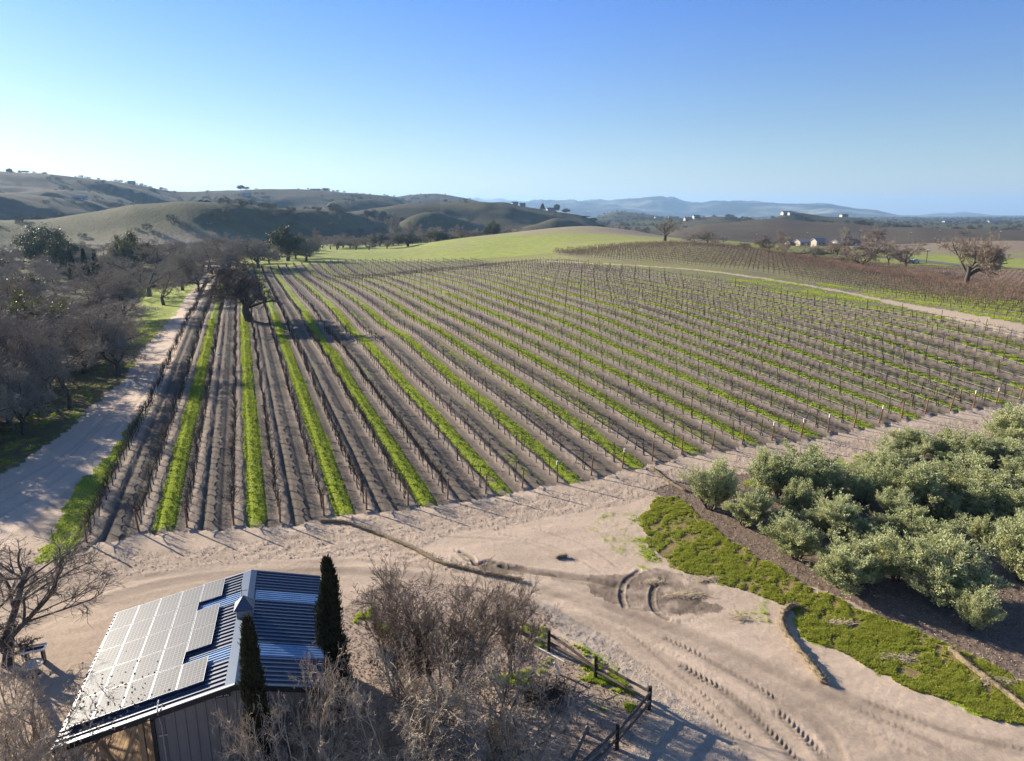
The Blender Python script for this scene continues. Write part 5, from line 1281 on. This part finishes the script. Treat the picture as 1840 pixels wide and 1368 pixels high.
# spilt straw, dead weeds
for k, (px, py, wd_, n, lab) in enumerate([(1273, 1042, .8, 260, 'small heap of dry straw at the upper edge of the muddy turn'), (1235, 1070, 1.1, 420, 'scattered dry straw across the middle of the muddy turn'), (1175, 1047, .6, 180, 'dry straw between the two curved wheel ruts'),
    (1510, 1120, .7, 260, 'pale straw patch on the grass beside the curved roll'), (1612, 1183, .9, 320, 'pale straw patch in the middle of the long grass strip'), (1330, 1112, .5, 120, 'lone sliver of straw below the grass strip tip'), (1790, 1225, .9, 320, 'spilt straw beside the straight roll at the right edge')]):
    g = np.random.default_rng(600+k); c_ = G(px, py); P0 = c_+np.c_[g.normal(0, wd_*.5, n), g.normal(0, .16, n), np.abs(g.normal(0, .05, n))+.01]
    a = g.normal(0, .8, n); d = np.c_[np.cos(a), np.sin(a), g.normal(0, .2, n)]; s = np.c_[-np.sin(a), np.cos(a), 0*a]; l = g.uniform(.05, .2, n)[:, None]
    V = (np.stack([P0-d*l-s*.012, P0+d*l-s*.012, P0+d*l+s*.012, P0-d*l+s*.012], 1)).reshape(-1, 3)
    tag(obj('straw_scatter', npmesh('straw_scatter', V, np.arange(len(V)).reshape(-1, 4), leaf_mat('pale_straw', (.38, .30, .2), (.6, .48, .34), .9, 0))), lab, 'straw', kind='stuff')
# tray on a stand and round table in the yard
c_ = G(66, 1192); st = empty('wash_stand', c_, .35); st.scale = (.8, .8, .85); tag(st, 'shallow white rimmed tray on a dark stand at the left of the yard', 'stand')
bm = MB()
for sx, sy, dx, dy in ((-.55, 0, .07, .7), (.55, 0, .07, .7), (0, -.32, 1.03, .06), (0, .32, 1.03, .06)): bm.box((sx, sy, .92), (dx, dy, .1))
bm.build('tray_rim', M_WHITE, st)
bm = MB(); bm.box((0, 0, .84), (1.02, .57, .03)); bm.build('tray_bottom', simple('dark_water', (.03, .04, .06), .15, 0, 2, .1), st)
for sx in (-.4, .4): bm = MB(); bm.box((sx, 0, .38), (.1, .45, .88)); bm.build('leg', M_TRIM, st)
c_ = G(62, 1214); rt_ = empty('round_table', c_, 0); rt_.scale = (.85, .85, .9); tag(rt_, 'round pale mosaic topped table in front of the white rimmed tray', 'table')
bm = MB(); bm.tube([(0, 0, .62), (0, 0, .69)], .5, 24); bm.build('table_top', simple('pale_mosaic', (.52, .46, .42), .7, 0, 14, .5), rt_)
bm = MB(); bm.tube([(0, 0, 0), (0, 0, .1), (0, 0, .62)], [.3, .09, .07], 10); bm.build('pedestal', M_TRIM, rt_)
# white odds and ends
bm = MB(); a, b_ = G(227, 696), G(232, 686); bm.bar(a+(0, 0, .06), b_+(0, 0, .06), .34, .1); tag(bm.build('white_board', M_WHITE), 'white board lying alone on the shaded dirt road at the left', 'board')
def rock(name, p, s, mat, seed, lab, cat, group=None):
    g = np.random.default_rng(seed); import bmesh
    b_ = bmesh.new(); bmesh.ops.create_icosphere(b_, subdivisions=2, radius=1)
    for v in b_.verts: v.co *= 1+.25*(float(vnoise(v.co.x*1.5+seed*3, v.co.y*1.5+v.co.z*2, seed))-.5)*2
    me = D.meshes.new(name); b_.to_mesh(me); me.materials.append(mat); o = obj(name, me, None, p); o.scale = s; tag(o, lab, cat, group); return o
for i, (px, py, s) in enumerate([(308, 509, .5), (313, 508, .9), (319, 506, 1.1), (402, 483, 1.6)]):
    p = G(px, py); rock('boulder', p+(0, 0, .3*s), (s*.9, s*.7, s*.75), simple('white_rock', (.62, .6, .57), .9), 20+i, ['smallest white boulder of three at the shaded edge of the wood', 'middle white boulder at the shaded edge of the wood', 'right and largest white boulder at the shaded edge of the wood', 'pale boulder lit by the sun under the trees at the far row ends'][i], 'boulder', 'white boulders')
bm = MB(); a = G(388, 641); bm.tube([a+(0, 0, .1), a+(-.2, 1.6, .15)], .07, 6); bm.tube([a+(0, 0, .1), a+(.7, -.4, .05)], .06, 6); tag(bm.build('bent_tube', M_WHITE), 'bent white plastic tube lying between the third and fourth vine rows', 'tube')

# ------------------------------------------------------------------ highway, poles, buildings
hp = smooth_line(GL([(1380,452),(1480,455),(1560,460),(1640,467),(1720,476),(1780,480),(1840,484),(2050,496)]), 6)
z = height(hp[:, 0], hp[:, 1]); nrm = np.gradient(hp, axis=0); nrm = nrm/np.linalg.norm(nrm, axis=1, keepdims=True); nrm = np.c_[-nrm[:, 1], nrm[:, 0]]
V = np.stack([np.c_[hp+nrm*4, z+.12], np.c_[hp-nrm*4, z+.12]], 1).reshape(-1, 3); n = len(hp)
F = np.array([(2*i, 2*i+1, 2*i+3, 2*i+2) for i in range(n-1)])
tag(obj('highway', npmesh('highway', V, F, simple('asphalt', (.13, .13, .135), .9, 0, .5, .1))), kind='structure')
for i, (px, py) in enumerate([(1358, 437), (1449, 434), (1546, 431), (1636, 430), (1664, 473), (1688, 430), (1797, 432)]):
    p = G(px, py) if i == 4 else None
    if p is None: q = at_dist(px, py-16 if i != 3 else py-12, 560); p = np.array([q[0], q[1], hz(q[0], q[1])]); H = q[2]-p[2]
    else: q = at_dist(px, 449, math.hypot(p[0], p[1])); H = q[2]-p[2]
    H = max(H, 5); r = empty('utility_pole', p); tag(r, 'utility pole '+['left of the dense upright oak across the highway', 'above the white sheds across the highway', 'behind the broad russet oak', 'on the brown slope above the round oak', 'standing close to the round bare oak by the highway', 'left of the gnarled leaning oak on the slope', 'right of the gnarled leaning oak on the slope'][i], 'pole', 'utility poles across the highway')
    bm = MB(); bm.tube([(0, 0, -1), (0, 0, H)], [.22, .16], 6); bm.build('pole', M_FENCE, r)
    bm = MB(); bm.box((0, 0, H-.6), (2.2, .16, .18)); bm.build('crossarm', M_FENCE, r)
    bm = MB(); bm.box((.5, 0, H-.1), (.9, .4, .5)); bm.build('lamp_head', M_WHITE, r)
M_HW = simple('white_wall', (.42, .41, .39), .8, 0, .3, .08); M_HP = simple('pale_stucco', (.36, .31, .25), .85, 0, .3, .1); M_HR = simple('grey_roof', (.20, .19, .19), .7, 0, .5, .15); M_HO = simple('terracotta_roof', (.38, .19, .11), .8, 0, .5, .15); M_HRW = simple('pale_roof', (.33, .33, .34), .7, 0, .5, .1); M_GLZ = simple('dark_window', (.03, .035, .045), .2, 0, 1, .1)
M_BLU = simple('blue_panel', (.10, .18, .38), .5, .1, .5, .1)
def house(px, py, dist, wd_, dp, hh, rf, wm, rm, lab, rot=.2, name='house', cat='house'):
    q = at_dist(px, py, dist); z0 = hz(q[0], q[1]); r = empty(name, (q[0], q[1], z0-.2), rot); tag(r, lab, cat, 'buildings in the distance')
    bm = MB(); x, y = wd_/2, dp/2
    bm.add([(-x,-y,0),(x,-y,0),(x,y,0),(-x,y,0),(-x,-y,hh),(x,-y,hh),(x,y,hh),(-x,y,hh),(-x,0,hh+rf),(x,0,hh+rf)], [(0,1,5,4),(2,3,7,6),(1,2,6,9,5),(3,0,4,8,7)])
    w_ = bm.build('wall', wm, r)
    bm = MB()
    for s in (-1, 1):
        bm.add([(-x-.5, s*(y+.6), hh-.15), (x+.5, s*(y+.6), hh-.15), (x+.5, 0, hh+rf+.12), (-x-.5, 0, hh+rf+.12), (-x-.5, s*(y+.6), hh-.0), (x+.5, s*(y+.6), hh-.0), (x+.5, 0, hh+rf+.3), (-x-.5, 0, hh+rf+.3)], BF)
    bm.build('roof', rm, r)
    nwin = max(2, int(wd_/4))
    for k in range(nwin):
        bm = MB(); bm.box((-x+wd_*(k+.5)/nwin, -y-.03, hh*.55), (1.3, .1, 1.3)); bm.build('window', M_GLZ, w_)
    bm = MB(); bm.box((-x+wd_*.25, -y-.04, 1.1), (1.1, .12, 2.2)); bm.build('door', M_FENCE, w_)
for a in [(1428,437,520,11,6,3,1.2,M_HW,M_HRW,'white shed with a pale roof, leftmost across the highway'), (1442,437,515,8,7,3.4,1.3,M_HP,M_HRW,'cream shed just right of the leftmost white one'),
  (1471,436,500,7,6,3.6,1.6,M_HP,M_HRW,'cream gabled shed beside the blue trailer'), (1508,437,510,6,6,3,1.2,M_HW,M_HRW,'small white shed left of the broad russet oak crown'),
  (1530,437,515,14,6,3,1.4,M_HP,M_HO,'long low farm building behind the broad russet oak crown'), (838,417,560,12,8,4.5,2.4,M_HW,M_HRW,'white farmhouse among trees behind the green meadow'),
  (868,420,560,12,7,3,1.4,M_HW,M_HRW,'low white barn right of the farmhouse in the trees'), (925,374,1150,9,7,4,2,M_HW,M_HRW,'small white house on the grassy ridge left of the slim conifer'),
  (939,375,1150,8,7,4,2,M_HP,M_HR,'tan house on the ridge beside the small white one'), (990,378,1185,14,8,4,2,M_HW,M_HR,'grey roofed house between the conifer and the round ridge tree'),
  (1236,399,1500,16,10,5,2.5,M_HP,M_HO,'orange roofed villa on the low hill above the vase-shaped tree'), (1250,398,1500,12,10,5,2.5,M_HW,M_HR,'white house right of the orange roofed villa'),
  (1325,397,1300,13,8,4,2,M_HP,M_HO,'small terracotta roofed house on the brown hill skyline'), (1412,391,1500,18,10,5,2.5,M_HW,M_HO,'hilltop villa on the wooded knoll'), (1421,393,1490,12,9,4,2,M_HW,M_HRW,'white house below the hilltop villa'),
  (1516,390,1600,14,9,4,2,M_HW,M_HR,'white hilltop house right of the wooded knoll'), (143,355,1100,16,9,4,2,M_HW,M_HRW,'lone white barn on the dark left hillside'),
  (238,343,1560,12,8,4,2,M_HW,M_HR,'white house among trees on the left hillside'), (566,341,1780,22,10,4,2,M_HW,M_HR,'white house on the middle skyline ridge'), (443,352,1500,16,9,4,2,M_HW,M_HR,'grey roofed house below the skyline clump'),
  (1180,398,2300,14,9,4,2,M_HW,M_HR,'white house left of the vase-shaped tree far away'), (1205,391,2400,16,9,4,2,M_HW,M_HR,'tiny white house high above the vase-shaped tree'), (1700,411,2200,22,10,4,2,M_HW,M_HR,'pale buildings edge seen over the far brown field'),
  (1780,413,2300,26,10,4,2,M_HW,M_HRW,'white building on the far plain near the right edge')]: house(*a)
q = at_dist(1480, 437, 500); r = empty('trailer', (q[0], q[1], hz(q[0], q[1]))); tag(r, 'blue sided trailer parked right of the cream gabled shed', 'trailer')
bm = MB(); bm.box((0, 0, 1.9), (6, 2.4, 2.6)); bm.build('body', M_BLU, r)
for sx in (-2, 2): bm = MB(); bm.tube([(sx, -1.3, .45), (sx, -1.05, .45)], .45, 12); bm.build('wheel', M_TRIM, r)
def car(p, rz, mat, lab, group):
    r = empty('parked_car', p, rz); tag(r, lab, 'car', group)
    bm = MB(); L = 2.3
    prof = [(-L, .4), (-L, .95), (-1.6, 1.05), (-1.0, 1.6), (.9, 1.62), (1.5, 1.1), (L, .95), (L, .4)]
    n = len(prof); bm.add([(x, -.88, z) for x, z in prof]+[(x, .88, z) for x, z in prof], [tuple(range(n-1, -1, -1)), tuple(range(n, 2*n))]+[(i, (i+1) % n, n+(i+1) % n, n+i) for i in range(n)])
    bm.build('body', mat, r)
    bm = MB(); bm.box((-.05, 0, 1.33), (1.9, 1.80, .36)); bm.build('windows', M_GLZ, r)
    for sx in (-1.45, 1.45):
        for sy in (-.86, .86): bm = MB(); bm.tube([(sx, sy-.1, .34), (sx, sy+.1, .34)], .34, 12); bm.build('wheel', M_TRIM, r)
for px, lab in ((361, 'left of two dark vehicles parked on the rounded hilltop'), (372, 'right of two dark vehicles parked on the rounded hilltop')):
    q = at_dist(px, 361, 655); car((q[0], q[1], hz(q[0], q[1])), .1, metal('black_paint', (.015, .016, .02), .35, .2), lab, 'vehicles on the hilltop')
for px, py, c, lab in ((1633, 474, (.2, .2, .2), 'dark car parked under the round bare oak'), (1642, 473, (.6, .62, .65), 'pale car parked nearest the utility pole on the verge')):
    p = G(px, py); car(p, .3, metal('car_paint', c, .35, .2), lab, 'cars on the highway verge')

# ------------------------------------------------------------------ haze
hb = MB(); hb.box((0, 0, 190), (42000, 42000, 460))
hm = D.materials.new('haze'); hm.use_nodes = True; t = hm.node_tree
for n in list(t.nodes):
    if n.type != 'OUTPUT_MATERIAL': t.nodes.remove(n)
pv = t.nodes.new('ShaderNodeVolumePrincipled'); pv.inputs['Color'].default_value = (.38, .64, 1.0, 1); pv.inputs['Density'].default_value = 9.5e-5
pv.inputs['Anisotropy'].default_value = .2
t.links.new(pv.outputs[0], t.nodes[0].inputs['Volume'])
tag(hb.build('haze', hm), kind='stuff')
